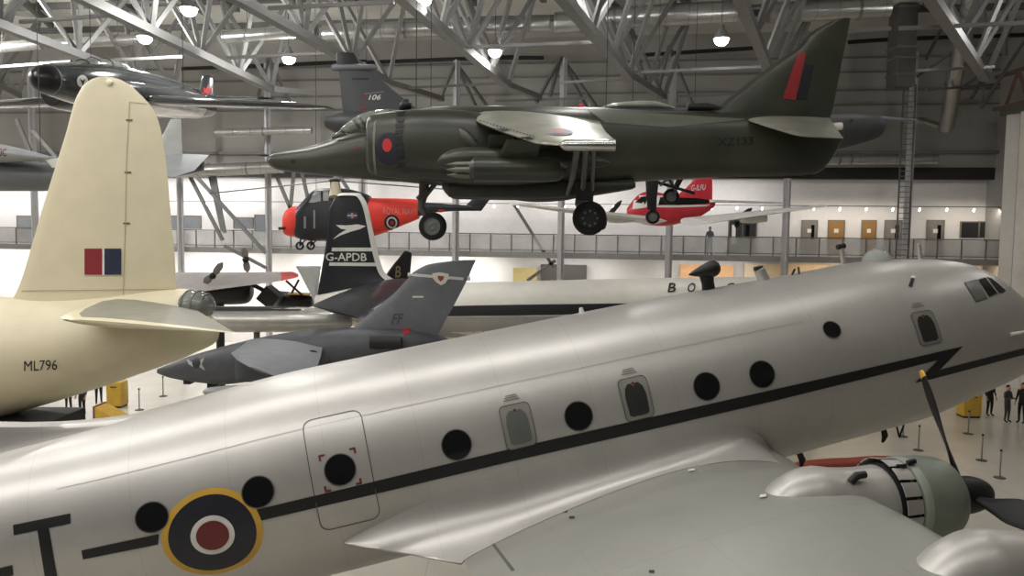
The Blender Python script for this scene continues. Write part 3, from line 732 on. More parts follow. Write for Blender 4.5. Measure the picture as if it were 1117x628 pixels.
# nacelles
AX = V3((.985, 0, -.17))
def axl(c, d): return hw(*(V3(c)+AX*d))
NY, NZ = V3((0, 1, 0)), V3((.17, 0, .985))
def ringn(c, R, n=40, ez=1.): 
    return [hw(*(V3(c)+NY*(R*cos(2*pi*k/n))+NZ*(R*ez*sin(2*pi*k/n)))) for k in range(n)]
def nacelle(hub, full=True, par=T, up0=0.):
    hub = V3(hub)
    at = lambda d: hub - AX*d
    st = [(3.4, .08, -.5), (3.1, .17, -.26), (2.75, .32, .03), (2.3, .44, .08), (1.95, .475, .01), (1.6, .485, -.02), (1.3, .49, -.01), (1.0, .44, 0)]
    na = make('nacelle', loft([ringn(at(d)+NZ*(z+up0*min(1, max(0, d-1))*max(0, 1-max(0, d-2)/1.6)), R) for d, R, z in smooth_st(st, 4)]), alu, par)
    p = at(1.85)+V3((0, -.28, .40)); q = hw(*p)
    make('vent_pipe', tube([q, q+HD*.10-HS*-.0+HU*.06, q+HD*.22+HU*.05], [.05, .05, .045], 12), darkst, na)
    if not full: return na
    co = make('cowling', loft([ringn(at(d), R) for d, R in smooth_st([(1.05, .545), (.95, .56), (.7, .565), (.5, .545), (.36, .50), (.28, .43), (.27, .37), (.36, .35), (.5, .36)], 4)], caps=False), cowl_m, par)
    make('cowl_band', loft([ringn(at(d), R) for d, R in ((1.03, .553), (1.0, .566), (.95, .566), (.92, .566))], caps=False), mat('pale_cowl_band', (160, 168, 156), .4, .2), co)
    mb = MB()
    for k in range(16):
        t0 = 2*pi*(k+.09)/16; t1 = 2*pi*(k+.91)/16
        R = [[hw(*(at(d)+NY*(r*cos(t))+NZ*(r*sin(t)))) for t in [t0+(t1-t0)*j/4 for j in range(5)]] for d, r in ((1.06, .55), (1.2, .562), (1.3, .572))]
        R2 = [[hw(*(at(d)+NY*(r*cos(t))+NZ*(r*sin(t)))) for t in [t0+(t1-t0)*j/4 for j in range(5)]] for d, r in ((1.3, .558), (1.2, .548), (1.06, .535))]
        mb.add(loft(R+R2+[R[0]], caps=False, close=False))
    make('cooling_gill', mb.g, alu, co)
    make('firewall', loft([ringn(at(d), R) for d, R in ((1.32, .5), (1.1, .5), (1.08, .3), (.4, .34))]), blackm, co)
    mb = MB()
    for k in range(14):
        t = 2*pi*k/14; a = at(.75)+NY*(.14*cos(t))+NZ*(.14*sin(t)); b = at(.75)+NY*(.42*cos(t))+NZ*(.42*sin(t)); mb.add(tube([hw(*a), hw(*b)], .055, 8))
    make('engine_cylinder', mb.g, darkst, co)
    a = at(1.05); q = hw(*(a+NZ*.56+NY*-.2)); make('cowl_latch', MB().add(bar(q, q+HD*.12, .05)).add(bar(q-HD*.16, q-HD*.05-HS*-.05, .03)).g, black, co)
    return na
nacelle((2.7, -4.4, -1.04))
nacelle((2.95, -6.8, -1.12), True, T, .1)
def prop(hub, angs, L, par=T):
    hub = V3(hub)
    pr = make('spinner', loft([ringn(hub+AX*d, r, 28) for d, r in smooth_st([(-.32, .2), (-.2, .24), (0, .25), (.15, .235), (.28, .19), (.38, .12), (.43, .02)], 3)]), black, par, label='black spinner')
    for an in angs:
        a = radians(an); rad = NZ*cos(a)+NY*sin(a); tan = -NZ*sin(a)+NY*cos(a)
        rings = []
        for q, ch, tw_ in smooth_st([(.12, .05, 80), (.3, .075, 65), (.55, .125, 45), (.8, .18, 35), (1.1, .18, 27), (1.4, .15, 21), (1.6, .10, 18), (1.72, .045, 16), (1.75, .008, 16)], 3):
            w_ = radians(tw_); cd_ = tan*cos(w_)+AX*sin(w_); nd_ = -tan*sin(w_)+AX*cos(w_); q *= L/1.75
            rings.append([hw(*(hub+rad*q+cd_*(ch*cos(2*pi*k/14))+nd_*((.012+.016*max(0, 1-q)*1.5)*sin(2*pi*k/14)))) for k in range(14)])
        bl = make('propeller_blade', loft(rings), black, pr)
        rings = []
        for q in (1.655, 1.68, 1.705, 1.73, 1.745, 1.757):
            ch = .09*(1-(max(0, q-1.6)/.165)**2)**.5*1.05+.006; w_ = radians(17); cd_ = tan*cos(w_)+AX*sin(w_); nd_ = -tan*sin(w_)+AX*cos(w_); qq = q*L/1.75
            rings.append([hw(*(hub+rad*qq+cd_*(ch*cos(2*pi*k/14))+nd_*(.02*sin(2*pi*k/14)))) for k in range(14)])
        make('blade_tip', loft(rings), yellow, bl, label='yellow blade tip')
prop((2.7, -4.4, -1.04), (30, 150, 274), 1.75)
prop((2.95, -6.8, -1.12), (150, 270, 30), 1.6)
# main wheels under the inner nacelles
for y in (-4.4, 4.4):
    top = hw(1.0, y, -1.2); ft = V3((top.x+.2, top.y, .62))
    leg = make('undercarriage_leg', MB().add(tube([top, ft], .11, 12)).add(tube([top+V3((-.9, 0, .1)), ft+V3((0, 0, .5))], .06, 10)).g, steel, T)
    ty, hb = wheel(ft, .62, .42, HS); make('wheel', ty, blackm, leg); make('wheel_hub', hb, tyre_hub, leg)
def mirrorY(geo, y): return [V3((v[0], 2*y-v[1], v[2])) for v in geo[0]], geo[1]
def root(x, y, Z): return P(x, y, Z)
def cable(par, x, y, Z, r=.012, name='hanging_cable'):
    p = P(x, y, Z); return make(name, tube([p, V3((p.x, p.y, CZ-.1))], r, 6), darkst, par)
def fp(Z, off): return lambda x, y: P(x, y, Z-off)     # flat map on a vertical fin face
# ================================================================== SUNDERLAND (cream flying boat tail)
Z = 17.5
T = empty('flying_boat', 'cream flying boat tail with tall rounded fin at the left', 'aeroplane', P(120, 400, Z))
hull = make('hull', body([(-420, 300, 560, 1.7), (-300, 306, 560, 1.7), (-160, 316, 520, 1.65), (-60, 321, 483, 1.5), (0, 324, 456, 1.35), (60, 325, 438, 1.15), (120, 322, 419, .95), (180, 316, 398, .75), (203, 315, 389, .62), (216, 324, 383, .52), (226, 342, 379, .42), (235, 350, 373, .22), (238, 358, 366, .05)], Z, n=40), cream, T)
lv = [(84, 112, 121), (86, 102.5, 129), (89, 96.5, 135.5), (94, 90.5, 143.5), (100, 86.5, 150), (108, 82.5, 158), (118, 79.5, 166.5), (130, 76, 172), (147, 71.5, 176.5), (180, 61, 181.5), (230, 45.5, 186), (280, 31, 190.5), (312, 20.5, 192.5), (328, 12, 196), (340, 0, 203)]
fo = make('fin', fin(lv, Z, .62), cream, T)
upd(); tt = bvh(fo, hull); d1 = drape_px(tt, .012); 
decal('rudder_seam', [[(141.2, 111), (160, 113), (160, 113.7), (142, 111.8), (138.6, 175), (137.2, 250), (135, 322), (134.2, 322), (136.4, 250), (137.8, 175)]], d1, mat('seam_brown', (170, 158, 128), .6), fo, 6)
for x, y in ((141.5, 131), (140, 188), (138.5, 243.5)): decal('hinge', [[(x-4, y-.9), (x+3.5, y-.7), (x+3.5, y+.9), (x-4, y+.8)]], d1, mat('hinge_brown', (92, 84, 60), .6), fo, 3)
fl = decal('fin_flash', [[(92.3, 271), (132.8, 271), (132.8, 300), (92.3, 300)]], d1, white, fo, 10, label='red and blue fin flash')
decal('flash_red', [[(92.5, 271), (111.8, 271), (111.8, 299.5), (92.5, 299.5)]], drape_px(tt, .018), mat('flash_red', (134, 36, 42), .5), fl, 8)
decal('flash_blue', [[(114.2, 271), (132.6, 271), (132.6, 299.5), (114.2, 299.5)]], drape_px(tt, .018), mat('flash_blue', (36, 42, 66), .5), fl, 8)
text('serial_number', 'ML796', ((26.5, 404.5), (62.5, 403), (62.5, 392), (26.5, 393.5)), d1, black, hull)
decal('seam_line', [[(8, 317), (191, 315), (191, 315.8), (8, 317.8)]], d1, mat('seam_brown', (170, 158, 128), .6), fo, 8)
make('fin_light', ball(P(119.5, 89.5, Z-.1), .07, .04, .07), mat('lamp_lens', (240, 236, 214), .1), fo)
up = V3((0, 0, 1))
tpg = wing([(P(100, 338, 17.2), P(215, 338, 17.2), .5), (P(88, 340.5, 16.2), P(224, 344, 16.2), .42), (P(74, 343.5, 15.2), P(238, 351.5, 15.2), .34), (P(65, 346, 14.5), P(250, 359, 14.5), .24), (P(67, 347.5, 14.2), P(256, 362.2, 14.2), .15), (P(78, 348.8, 14.05), P(250, 362.6, 14.05), .05)])
nS = 6; mids = [1 if (j % 18) in range(2, 9) and j//18 < 4 else 0 for j in range((nS-1)*18)]
make('tailplane', tpg, [cream, mat('upper_surface_grey', (140, 138, 124), .5)], T, mids=mids+[0]*(len(tpg[1])-len(mids)))
tur = make('tail_turret', loft([[P(x, 333, Z)+V3((0, .52*r*cos(2*pi*k/24), .33*r*sin(2*pi*k/24))) for k in range(24)] for x, r in smooth_st([(201, .9), (208, 1), (218, .95), (226, .75), (231, .45), (233.5, .05)], 3)]), mat('turret_glass', (120, 124, 122), .06, 0, .3, 4, alpha=.75), T)
mb = MB()
for x, r in ((207, 1.02), (217, .98), (226, .78)):
    mb.add(tube([P(x, 333, Z)+V3((0, .52*r*cos(2*pi*k/24), .33*r*sin(2*pi*k/24))) for k in range(25)], .018, 6))
make('turret_frame', mb.g, mat('frame_grey', (110, 110, 104), .4), tur)
make('beaching_trolley', box(P(20, 452, 17)-V3((.6, .5, .9)), P(20, 452, 17)+V3((.8, 1.2, -.1))), darkst, T, False)
wp = P(84, 450, 17.2)
for dx in (0, 1.6):
    c = V3((wp.x-1.5+dx, 17.4, .45)); ty, hb = wheel(c, .45, .3, (0, 1, 0)); g = make('trolley_wheel', ty, blackm, T); make('wheel_hub', hb, tyre_hub, g)
make('trolley_beam', MB().add(bar((wp.x-2.2, 17.3, .45), (wp.x+.6, 17.3, .45), .2)).add(bar((wp.x-1.9, 17.3, .4), (wp.x-2.5, 17.4, 4.2), .14)).add(bar((wp.x-.3, 17.3, .4), (wp.x-2.4, 17.4, 4.1), .14)).g, darkst, T, False)
# ================================================================== HARRIER (jump jet hanging centre)
Z = 19.8
T = empty('jump_jet', 'dark green camouflaged jump jet hanging above the silver transport, nose to the left', 'aeroplane', P(560, 210, Z))
core = make('fuselage', body([(291.5, 174.5, 177.5, .03), (296, 169.5, 182, .16), (304, 166.3, 185.5, .25), (320, 163, 188, .34), (340, 159.5, 190, .44), (364, 152, 192, .54), (390, 142, 194.5, .62), (414, 136, 197, .68), (430, 128, 198, .74), (447, 121, 199, .8), (484, 116.5, 203, .9), (540, 116, 206, .92), (600, 117, 208, .95), (650, 118, 204, .9), (700, 121, 198, .75), (780, 122.5, 194, .52), (840, 125, 193, .38), (878, 127.5, 191.5, .3), (896, 130, 186, .24), (910, 134, 168, .17), (920, 138, 150, .06)], Z, n=36, e=2.3), green, T)
make('nose_probe', tube([P(293, 169.5, Z), P(283, 169, Z)], .025, 8), darkst, core)
for sg in (-1, 1):
    it = make('air_intake', body([(406.5, 138, 184, .24), (409, 132, 190, .36), (414, 129.5, 193, .42), (430, 127, 196, .48), (470, 124, 200, .54), (520, 127, 204, .5), (560, 138, 204, .32), (605, 152, 200, .06)], Z, sg*.74, n=32, e=2.4), green, T)
    if sg < 0:
        upd(); ti = bvh(it, core); di = drape_px(ti, .015)
        decal('intake_lip', [[(408, 134), (410.5, 131), (410.5, 131.8), (409, 160), (411, 190), (409, 189), (407, 172), (406.6, 150)]], di, mat('pale_lip', (112, 114, 104), .4), it, 5)  # paler band along the front edge of the intake
        ro = decal('roundel', [ell(425, 162.5, 14.5, 18)], di, navy, it, 6, label='navy roundel with a red centre')
        decal('roundel_centre', [ell(422.5, 158.5, 5.2, 7.2)], drape_px(ti, .022), bred, ro, 3)
        for k, y in enumerate((122.5, 129, 135.5, 142, 149, 156, 163, 170, 178)): decal('blow_in_door', [[(431+abs(4-k)*.9-(2 if k < 3 else 0), y), (439+abs(4-k)*.9, y-1), (438+abs(4-k)*.9, y+3.6), (430+abs(4-k)*.9, y+4.4)]], drape_px(ti, .02), black, it, 3)
        decal('warning_mark', [[(386, 160.5), (392, 160), (389.5, 165)]], di, dred, it, 3)
        decal('nose_window', [ell(320, 176, 2.4, 2.2, 12)], di, black, core, 3)
can = make('canopy', body([(364, 148.5, 153, .22), (372, 142, 153, .3), (382, 132, 152, .36), (392, 125.5, 150, .4), (404, 121.5, 148, .43), (416, 119.6, 146, .44), (428, 119.2, 144, .4), (440, 120, 142, .25)], Z, n=28), mat('canopy_perspex', (128, 132, 122), .07, 0, .2, 1.5, alpha=.82), T)
upd(); tc_ = bvh(can, core); dc = drape_px(tc_, .02)
for q in ([(371, 143.5), (373.5, 141.5), (388, 150.5), (386, 151.5)], [(384, 131), (387, 129.5), (399, 146), (396.5, 147)], [(389.5, 126.5), (392, 125.5), (404, 142), (401.5, 143.5)], [(366, 152), (402, 145), (438, 140), (438, 141.6), (402, 147), (367, 153.6)], [(424, 119.5), (427, 119.5), (431, 141), (428.5, 141.5)]):
    decal('canopy_frame', [q], dc, green, can, 4)
make('headrest', body([(436, 114, 124, .12), (440, 108.5, 122, .14), (445, 108, 120, .14), (449, 112, 119, .1)], Z-.05, n=14), black, T)
# wings
wr = [(P(512, 128, 19.05), P(654, 132, 19.05), .36), (P(524, 134, 18.4), P(656, 136.5, 18.4), .3), (P(548, 143.5, 17.4), P(661, 144, 17.4), .22), (P(571, 151.5, 16.6), P(667, 149.5, 16.6), .16), (P(584, 156, 16.25), P(671, 153, 16.25), .12), (P(604, 158, 16.1), P(671, 156, 16.1), .05)]
g = wing(wr, V3((0, -.2, 1)).normalized())
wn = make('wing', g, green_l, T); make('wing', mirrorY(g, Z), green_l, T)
upd(); dw = drape_px(bvh(wn), .015)
for i in range(17):
    x = 524+i*3.6; y = 130.2+i*1.08; decal('vortex_rivet', [[(x, y+1.2), (x+1.5, y+1.6), (x+1.5, y+2.7), (x, y+2.3)]], dw, black, wn, 2) if i % 1 == 0 else 0
rw = decal('wing_roundel', [ell(611, 144.3, 14.5, 3.6, 28, .02)], dw, mat('faded_blue', (108, 112, 128), .5), wn, 5, label='faded blue and red roundel')
decal('roundel_centre', [ell(609.5, 144, 7.5, 2.4, 20, .02)], drape_px(bvh(wn), .02), mat('faded_red', (160, 92, 82), .5), rw, 3)
for q in ([(541, 140.5), (549, 143.5), (557, 142.5), (549, 140.5)], [(566, 150), (573, 153), (583, 152), (577, 149.5)]): decal('leading_edge_notch', [q], dw, black, wn, 3)
for sg in (1, -1):
    gg = tube([P(611, 158, 16.05), P(616, 158.2, 16.05), P(671, 158.4, 16.05)], [.04, .11, .12], 14)
    gg = gg if sg > 0 else mirrorY(gg, Z)
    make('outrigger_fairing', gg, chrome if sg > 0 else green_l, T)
# fin, tailplane
lv = [(19.5, 921, 927.5), (22, 910, 927.3), (26, 901, 926.6), (36, 884, 924.8), (52, 869.5, 921.5), (63, 853, 919.2), (80, 829, 916), (94, 811, 913.3), (108, 792, 910.6), (119, 777, 908.4), (126, 752, 906), (134, 730, 904)]
fn = make('fin', fin(lv, Z, .34), green, T)
upd(); dfn = drape_px(bvh(fn), .014)
fr_ = decal('fin_flash_red', [[(870.4, 57.3), (879.4, 57.3), (867.7, 109.2), (853.4, 107.4)]], dfn, mat('flash_red_bright', (150, 40, 46), .5), fn, 7)
decal('fin_flash_blue', [[(878.8, 70), (888, 71.6), (879.4, 108.3), (868.6, 108.3)]], dfn, navy, fn, 7)
make('dorsal_scoop', body([(749, 113.5, 120, .1), (752, 113, 121, .14), (772, 112.5, 121, .14), (786, 116, 122, .1)], Z, n=14), darkst, T)
tp = [(P(815, 131, 19.5), P(905, 128.5, 19.5), .16), (P(836, 138, 18.7), P(911, 138, 18.7), .12), (P(862, 146, 17.9), P(919, 149, 17.9), .07), (P(874, 148.5, 17.75), P(920, 151, 17.75), .03)]
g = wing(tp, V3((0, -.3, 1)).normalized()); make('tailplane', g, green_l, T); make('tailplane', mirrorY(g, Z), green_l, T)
make('ventral_fin', wing([(P(779, 188, Z), P(888, 186, Z), .12), (P(783, 194.5, Z), P(886, 194.5, Z), .06)], V3((0, 1, 0))), green, T)
make('tail_light', tube([P(904, 138.5, 19.3), P(918, 137.5, 19.3)], .09, 10), white, T)
dcore = drape_px(bvh(core), .014)
text('serial_number', 'XZ133', ((783, 159.5), (821, 157.5), (821, 149), (783, 151)), dcore, mat('faded_black', (22, 22, 20), .6), core)
decal('spine_line', [[(640, 119.5), (812, 130), (812, 131), (728, 139), (660, 134)]], dcore, mat('pale_green_patch', (96, 100, 88), .45), core, 6)
make('spine_beacon', ball(P(634, 117, Z), .1, .06, .08), bred, T)
make('spine_aerial', tube([P(643, 118, Z), P(643, 112, Z)], .012, 6), white, T)
# stores under the wing
def pod(pts, Zp, m, name, k=3):
    rings = [[P(x, y, Zp)+V3((0, r*cos(2*pi*j/20), r*sin(2*pi*j/20))) for j in range(20)] for x, y, r in smooth_st(pts, k)]
    return make(name, loft(rings), m, T)
pod([(477, 176, .02), (482, 174.5, .12), (492, 173, .2), (508, 172.5, .25), (540, 173, .26), (600, 174, .25), (640, 176, .18), (665, 178, .04)], 18.2, green, 'drop_tank')
rp_ = pod([(512, 184.5, .16), (518, 184.6, .25), (522, 184.7, .265), (600, 184.8, .265), (612, 184.8, .2), (618, 184.8, .1)], 17.4, green, 'rocket_pod')
for k, (dy, dz) in enumerate(((0, .1), (.11, -.02), (-.11, -.02), (0, -.13), (.12, .1))):
    a = P(513, 184.5, 17.4)+V3((0, dy, dz)); make('rocket_nose', tube([a, a-V3((.3, 0, 0)), a-V3((.5, 0, 0))], [.07, .06, .008], 10), mat('nose_cone_grey', (112, 112, 100), .35, .3), rp_)
for a0, a1, b0, b1, z0, z1 in (((533, 147), (560, 147), (531, 166), (562, 166), 17.9, 18.2), ((553, 152), (590, 154), (540, 176), (585, 177), 17.0, 17.4)):
    make('pylon', wing([(P(*a0, z0), P(*a1, z0), .12), (P(*b0, z1), P(*b1, z1), .12)], V3((0, 1, 0))), green, T)
for sg in (-1, 1):
    make('gun_pod', body([(484, 200, 206, .05), (490, 196, 214, .2), (500, 195, 216.5, .26), (560, 196, 217.5, .28), (600, 197, 217, .28), (640, 198, 214, .2), (690, 200, 206, .05)], Z, sg*.45, n=20, e=2.6), mat('underside_green', (44, 46, 40), .5, 0, .2), T)
make('air_brake', body([(560, 206, 218, .2), (585, 206, 220.5, .35), (620, 205, 218, .3), (645, 203, 211, .15)], Z, n=18), mat('underside_green', (44, 46, 40), .5), T)
make('ventral_strake', body([(640, 196, 208, .1), (650, 195, 208.5, .16), (686, 195, 207, .16), (690.5, 196, 205, .1)], Z-.3, n=14, e=4), mat('underside_green', (44, 46, 40), .5), T)
for sg in (-1, 1):
    q = P(510, 153, Z+sg*1.15); make('swivel_nozzle', loft([[q+V3((x*.8, 0, -x*.5))+V3((-.3*r*cos(2*pi*j/20)*.5, r*sin(2*pi*j/20)*.6, r*cos(2*pi*j/20))) for j in range(20)] for x, r in ((-.2, .24), (0, .28), (.18, .25), (.3, .2), (.31, .15), (.2, .13))]), mat('nozzle_steel', (92, 90, 84), .4, .7), T)
# undercarriage
def strut(par, name, pts, r, Zs, m=steel_d, n=10):
    return make(name, tube([P(x, y, z) for (x, y), z in zip(pts, Zs)], r, n), m, par)
ug = mat('undercarriage_grey', (92, 92, 88), .45, .4)
lg = strut(T, 'nose_leg', [(463, 196), (462, 212), (459, 226), (471, 246)], [.13, .12, .09, .07], [19.8, 19.8, 19.8, 19.75], ug)
make('leg_link', MB().add(tube([P(475, 200, 19.75), P(462, 216, 19.75)], .06, 8)).add(tube([P(455, 217, 19.7), P(466, 206, 19.7)], .05, 8)).g, ug, lg)
ty, hb = wheel(P(472, 246.8, 19.72), .345, .24, (.12, 1, 0)); g = make('wheel', ty, blackm, lg); make('wheel_hub', hb, tyre_hub, g)
lg = strut(T, 'main_leg', [(636, 200), (633, 222), (641, 238)], [.15, .14, .09], [19.6, 19.4, 19.3], ug)
for dz in (-.28, .28):
    ty, hb = wheel(P(643, 238, 19.25+dz), .405, .26, (.08, 1, 0)); g = make('wheel', ty, blackm, lg); make('wheel_hub', hb, mat('dark_hub', (62, 62, 60), .45, .3), g)
    if dz < 0:
        for k in range(8):
            c = P(643, 238, 19.25+dz)+V3((.17*cos(2*pi*k/8), -.118, .17*sin(2*pi*k/8))); make('hub_bolt', tube([c, c-V3((0, .02, 0))], .032, 10), tyre_hub, g)
make('leg_door', wing([(P(627, 200, 18.9), P(648, 200, 18.9), .06), (P(628, 218, 18.9), P(647, 220, 18.9), .05)], V3((0, 1, 0))), darkst, lg)
og = strut(T, 'outrigger_leg', [(630, 160), (624, 196), (619, 212)], [.07, .06, .04], [16.2, 17.5, 18.4], ug)
strut(T, 'outrigger_leg', [(639, 160), (636, 205)], [.07, .06], [16.2, 18.6], ug)
strut(T, 'outrigger_leg', [(648, 160), (646, 207)], [.04, .04], [16.2, 18.6], ug)
for x in (454, 661): cable(T, x, 118, Z)
# ================================================================== JAGUAR (grey jet behind)
Z = 25.5
T = empty('strike_jet', 'dark grey jet with fin number 106 hanging behind the jump jet', 'aeroplane', P(600, 175, Z))
jg = mat('jaguar_grey', (62, 64, 67), .5, 0, .1)
jb = make('fuselage', body([(356, 126, 140, .3), (380, 122, 150, .55), (450, 119, 165, .8), (540, 117, 174, .95), (640, 117, 178, 1.0), (700, 117, 178, .95), (760, 119, 178, .8), (840, 121, 176, .62), (900, 121.5, 166, .45), (935, 122.5, 158, .34), (958, 126, 150, .2), (965, 130, 143, .08)], Z, n=30), jg, T)
make('canopy', body([(654, 118, 122, .2), (664, 113.5, 121, .35), (680, 111.2, 121, .42), (700, 110, 121, .44), (716, 111, 121, .4), (730, 115, 121, .28), (738, 119, 122, .12)], Z, n=24), mat('pale_canopy', (160, 162, 154), .1, .1, .15), T)
make('nose_pitot', tube([P(960, 129.5, Z), P(985, 130.5, Z), P(1001, 131, Z)], [.09, .05, .03], 10), mgrey, T)
fj = make('fin', fin([(76, 370, 404), (78, 370, 406), (95, 371.5, 425), (112, 373, 446), (124, 374.5, 461)], Z, .3), jg, T)
make('fin_fairing', body([(362, 71, 76.5, .08), (368, 69.8, 77.5, .12), (400, 70, 77, .12), (412, 72, 76, .06)], Z, n=14), mgrey, fj)
make('fin_cap', wing([(P(367, 70.5, Z), P(392, 70.5, Z), .2), (P(367, 57.5, Z), P(386, 57.5, Z), .14)], V3((0, 1, 0))), darkst, fj)
upd(); dj = drape_px(bvh(fj), .014)
text('fin_number', '106', ((402, 109), (414.5, 109), (416.5, 103.2), (404, 103.2)), dj, white, fj)
decal('fin_badge', [[(394, 104), (400, 105), (402, 109), (397, 107.5)]], dj, dred, fj, 3); decal('fin_lettering', [[(397, 101.8), (419, 99.4), (419, 100.8), (398, 103)]], dj, mat('faint_lettering', (120, 112, 114), .6), fj, 4)
decal('fin_slot', [[(384, 85), (403, 85), (402, 87), (384, 87)]], dj, black, fj, 5); decal('red_triangle', [[(393, 120), (394.5, 112), (399, 118.5)]], dj, dred, fj, 3)
g = wing([(P(560, 128, 24.8), P(690, 128, 24.8), .3), (P(600, 133, 23.4), P(665, 134, 23.4), .14)]); make('wing', g, jg, T); make('wing', mirrorY(g, Z), jg, T)
dcj = drape_px(bvh(jb), .014); decal('nose_spot', [ell(928.5, 131.5, 2.2, 2, 12)], dcj, black, jb, 3)
lg = strut(T, 'main_leg', [(716, 172), (714, 205), (712, 233)], [.12, .11, .07], [25.2, 25, 24.9], darkst)
ty, hb = wheel(P(712, 236.5, 24.8), .22, .2, (.1, 1, 0)); g = make('wheel', ty, blackm, lg); make('wheel_hub', hb, tyre_hub, g)
make('leg_door', wing([(P(704, 196, 24.7), P(717, 198, 24.7), .06), (P(706, 228, 24.7), P(716, 231, 24.7), .05)], V3((0, 1, 0))), darkst, lg)
lg = strut(T, 'main_leg', [(748, 172), (742, 195), (733, 212)], [.12, .1, .07], [26, 26, 26], darkst)
ty, hb = wheel(P(732, 214.5, 25.9), .26, .2, (.1, 1, 0)); g = make('wheel', ty, blackm, lg); make('wheel_hub', hb, tyre_hub, g)
make('leg_door', loft([[P(x, y, z)+V3((0, 0, dz)) for dz in (-.05, .05) for z in (25.4,)] + [P(x, y, 26)+V3((0, 0, dz)) for dz in (.05, -.05)] for x, y in ((708, 196), (758, 211))]), darkst, lg, False)
make('leg_link', MB().add(tube([P(725, 186, 25.4), P(738, 210, 25.6)], .05, 8)).add(tube([P(742, 184, 25.4), P(720, 202, 25.2)], .05, 8)).g, ug, lg)
for x in (470, 690): cable(T, x, 119, Z)
# ================================================================== CF-100 (glossy dark jet at upper left)
T = empty('black_nosed_jet', 'glossy dark grey twin-engined jet with black round nose at upper left', 'aeroplane', P(120, 140, 31))
a, b = P(41, 85, 26), P(226, 112, 37)
d = (b-a).normalized(); su, sv = frame_of(d); su = su if su.x > 0 else -su; sv = sv if sv.z > 0 else -sv; Lc = (b-a).length
def cring(t, r, rz=None, ox=0, oz=0, n=28): 
    c = a+d*t+su*ox+sv*oz; return [c+su*(r*cos(2*pi*k/n))+sv*((rz or r)*sin(2*pi*k/n)) for k in range(n)]
cf = make('fuselage', loft([cring(t, r, rz) for t, r, rz in smooth_st([(.42, .47, .47), (.8, .56, .56), (1.6, .68, .68), (3, .74, .82), (5, .74, .85), (8, .7, .75), (10, .5, .55), (Lc, .2, .25)], 3)]), cfdark, T)
make('radome', loft([cring(t, r) for t, r in smooth_st([(-.12, .03), (-.08, .18), (.02, .32), (.2, .43), (.44, .485), (.5, .48)], 3)]), mat('radome_black', (20, 20, 22), .3), cf)
make('radome_ring', loft([cring(t, r) for t, r in ((.44, .49), (.46, .5), (.5, .5), (.52, .49))], caps=False), mgrey, cf)
for sg in (-1, 1):
    nc = make('engine_nacelle', loft([cring(t, r, r, sg*.95, -.35) for t, r in smooth_st([(1.9, .40), (2.1, .47), (2.6, .53), (4, .58), (6, .58), (8.2, .5), (9.4, .36)], 3)]), cfdark, T)
    make('intake_mouth', loft([cring(t, r, r, sg*.95, -.35) for t, r in ((1.86, .36), (1.9, .40), (2.0, .36), (2.6, .3))]), black, nc)
    lo = [cring(t, r, r, sg*.95, -.35) for t, r in ((3.2, .575), (4.5, .592), (6.5, .59), (8.2, .515))]
    make('bare_belly', loft([[p+sv*-.0 for p in r[14:28]] for r in lo], caps=False, close=False), chrome, nc)
make('canopy', loft([[a+d*t+su*(r*cos(pi*k/14))+sv*(h*sin(pi*k/14)+.55+.06*t) for k in range(15)] for t, r, h in smooth_st([(1.9, .1, .03), (2.3, .27, .16), (2.9, .34, .26), (3.6, .34, .27), (4.4, .28, .22), (5.0, .12, .06)], 3)], close=False, caps=False), mat('dim_canopy', (150, 154, 150), .1, .2, .2, alpha=.7), T)
for x in (2.3, 2.9, 3.6): make('canopy_frame', tube([a+d*x+su*(({2.3: .28}.get(x, .345))*cos(pi*k/14))+sv*({2.3: .17, 2.9: .27, 3.6: .28}[x]*sin(pi*k/14)+.55+.06*x) for k in range(15)], .018, 6), darkst, T)
wr = P(190, 127, 31); wtip = P(356, 117, 30); wl_ = P(30, 128, 29); wlt = P(-60, 110, 26.5)
def cw(r0, t0, ch0, ch1): return wing([(r0-d*ch0*.4, r0+d*ch0*.6, .42), (r0.lerp(t0, .9)-d*ch1*.4, r0.lerp(t0, .9)+d*ch1*.6, .24), (t0-d*ch1*.2, t0+d*ch1*.5, .08)], sv)
w1 = make('wing', cw(a+d*5+su*.6-sv*.35, wtip, 3.4, 1.9), cfdark, T); make('wing', cw(a+d*5-su*.6-sv*.35, P(-70, 117, 30), 3.4, 1.9), cfdark, T)
cfn = make('fin', fin([(82, 222, 229), (85, 220, 231.5), (95, 218, 232.5), (106, 217, 233), (118, 216, 234)], 36.6, .3), cfdark, T)
upd(); dq = drape_px(bvh(cfn), .02); decal('fin_mark', [[(222, 95), (225, 97), (227, 92), (229, 97), (231.5, 95.5), (229.5, 101), (227.5, 102), (227, 106), (225.5, 102), (222.5, 101)]], dq, bred, cfn, 4)
make('tailplane', wing([(P(196, 106, 36), P(236, 104, 36), .2), (P(150, 108, 35), P(170, 107, 36.5), .1)]), cfdark, T); make('tailplane', wing([(P(222, 106.5, 36), P(262, 105, 37), .2), (P(280, 107, 34.6), P(302, 107.5, 36), .1)]), cfdark, T)
dq = drape_px(bvh(cf), .015); rb = decal('nose_badge', [ell(89.5, 88.5, 6, 6.6)], dq, white, cf, 4); decal('badge_bird', [[(86, 85), (89.5, 88), (93, 86), (91, 90), (90, 93.5), (88.5, 90)]], drape_px(bvh(cf), .022), black, rb, 3)
for x in (100, 200): cable(T, x, 100, 30)
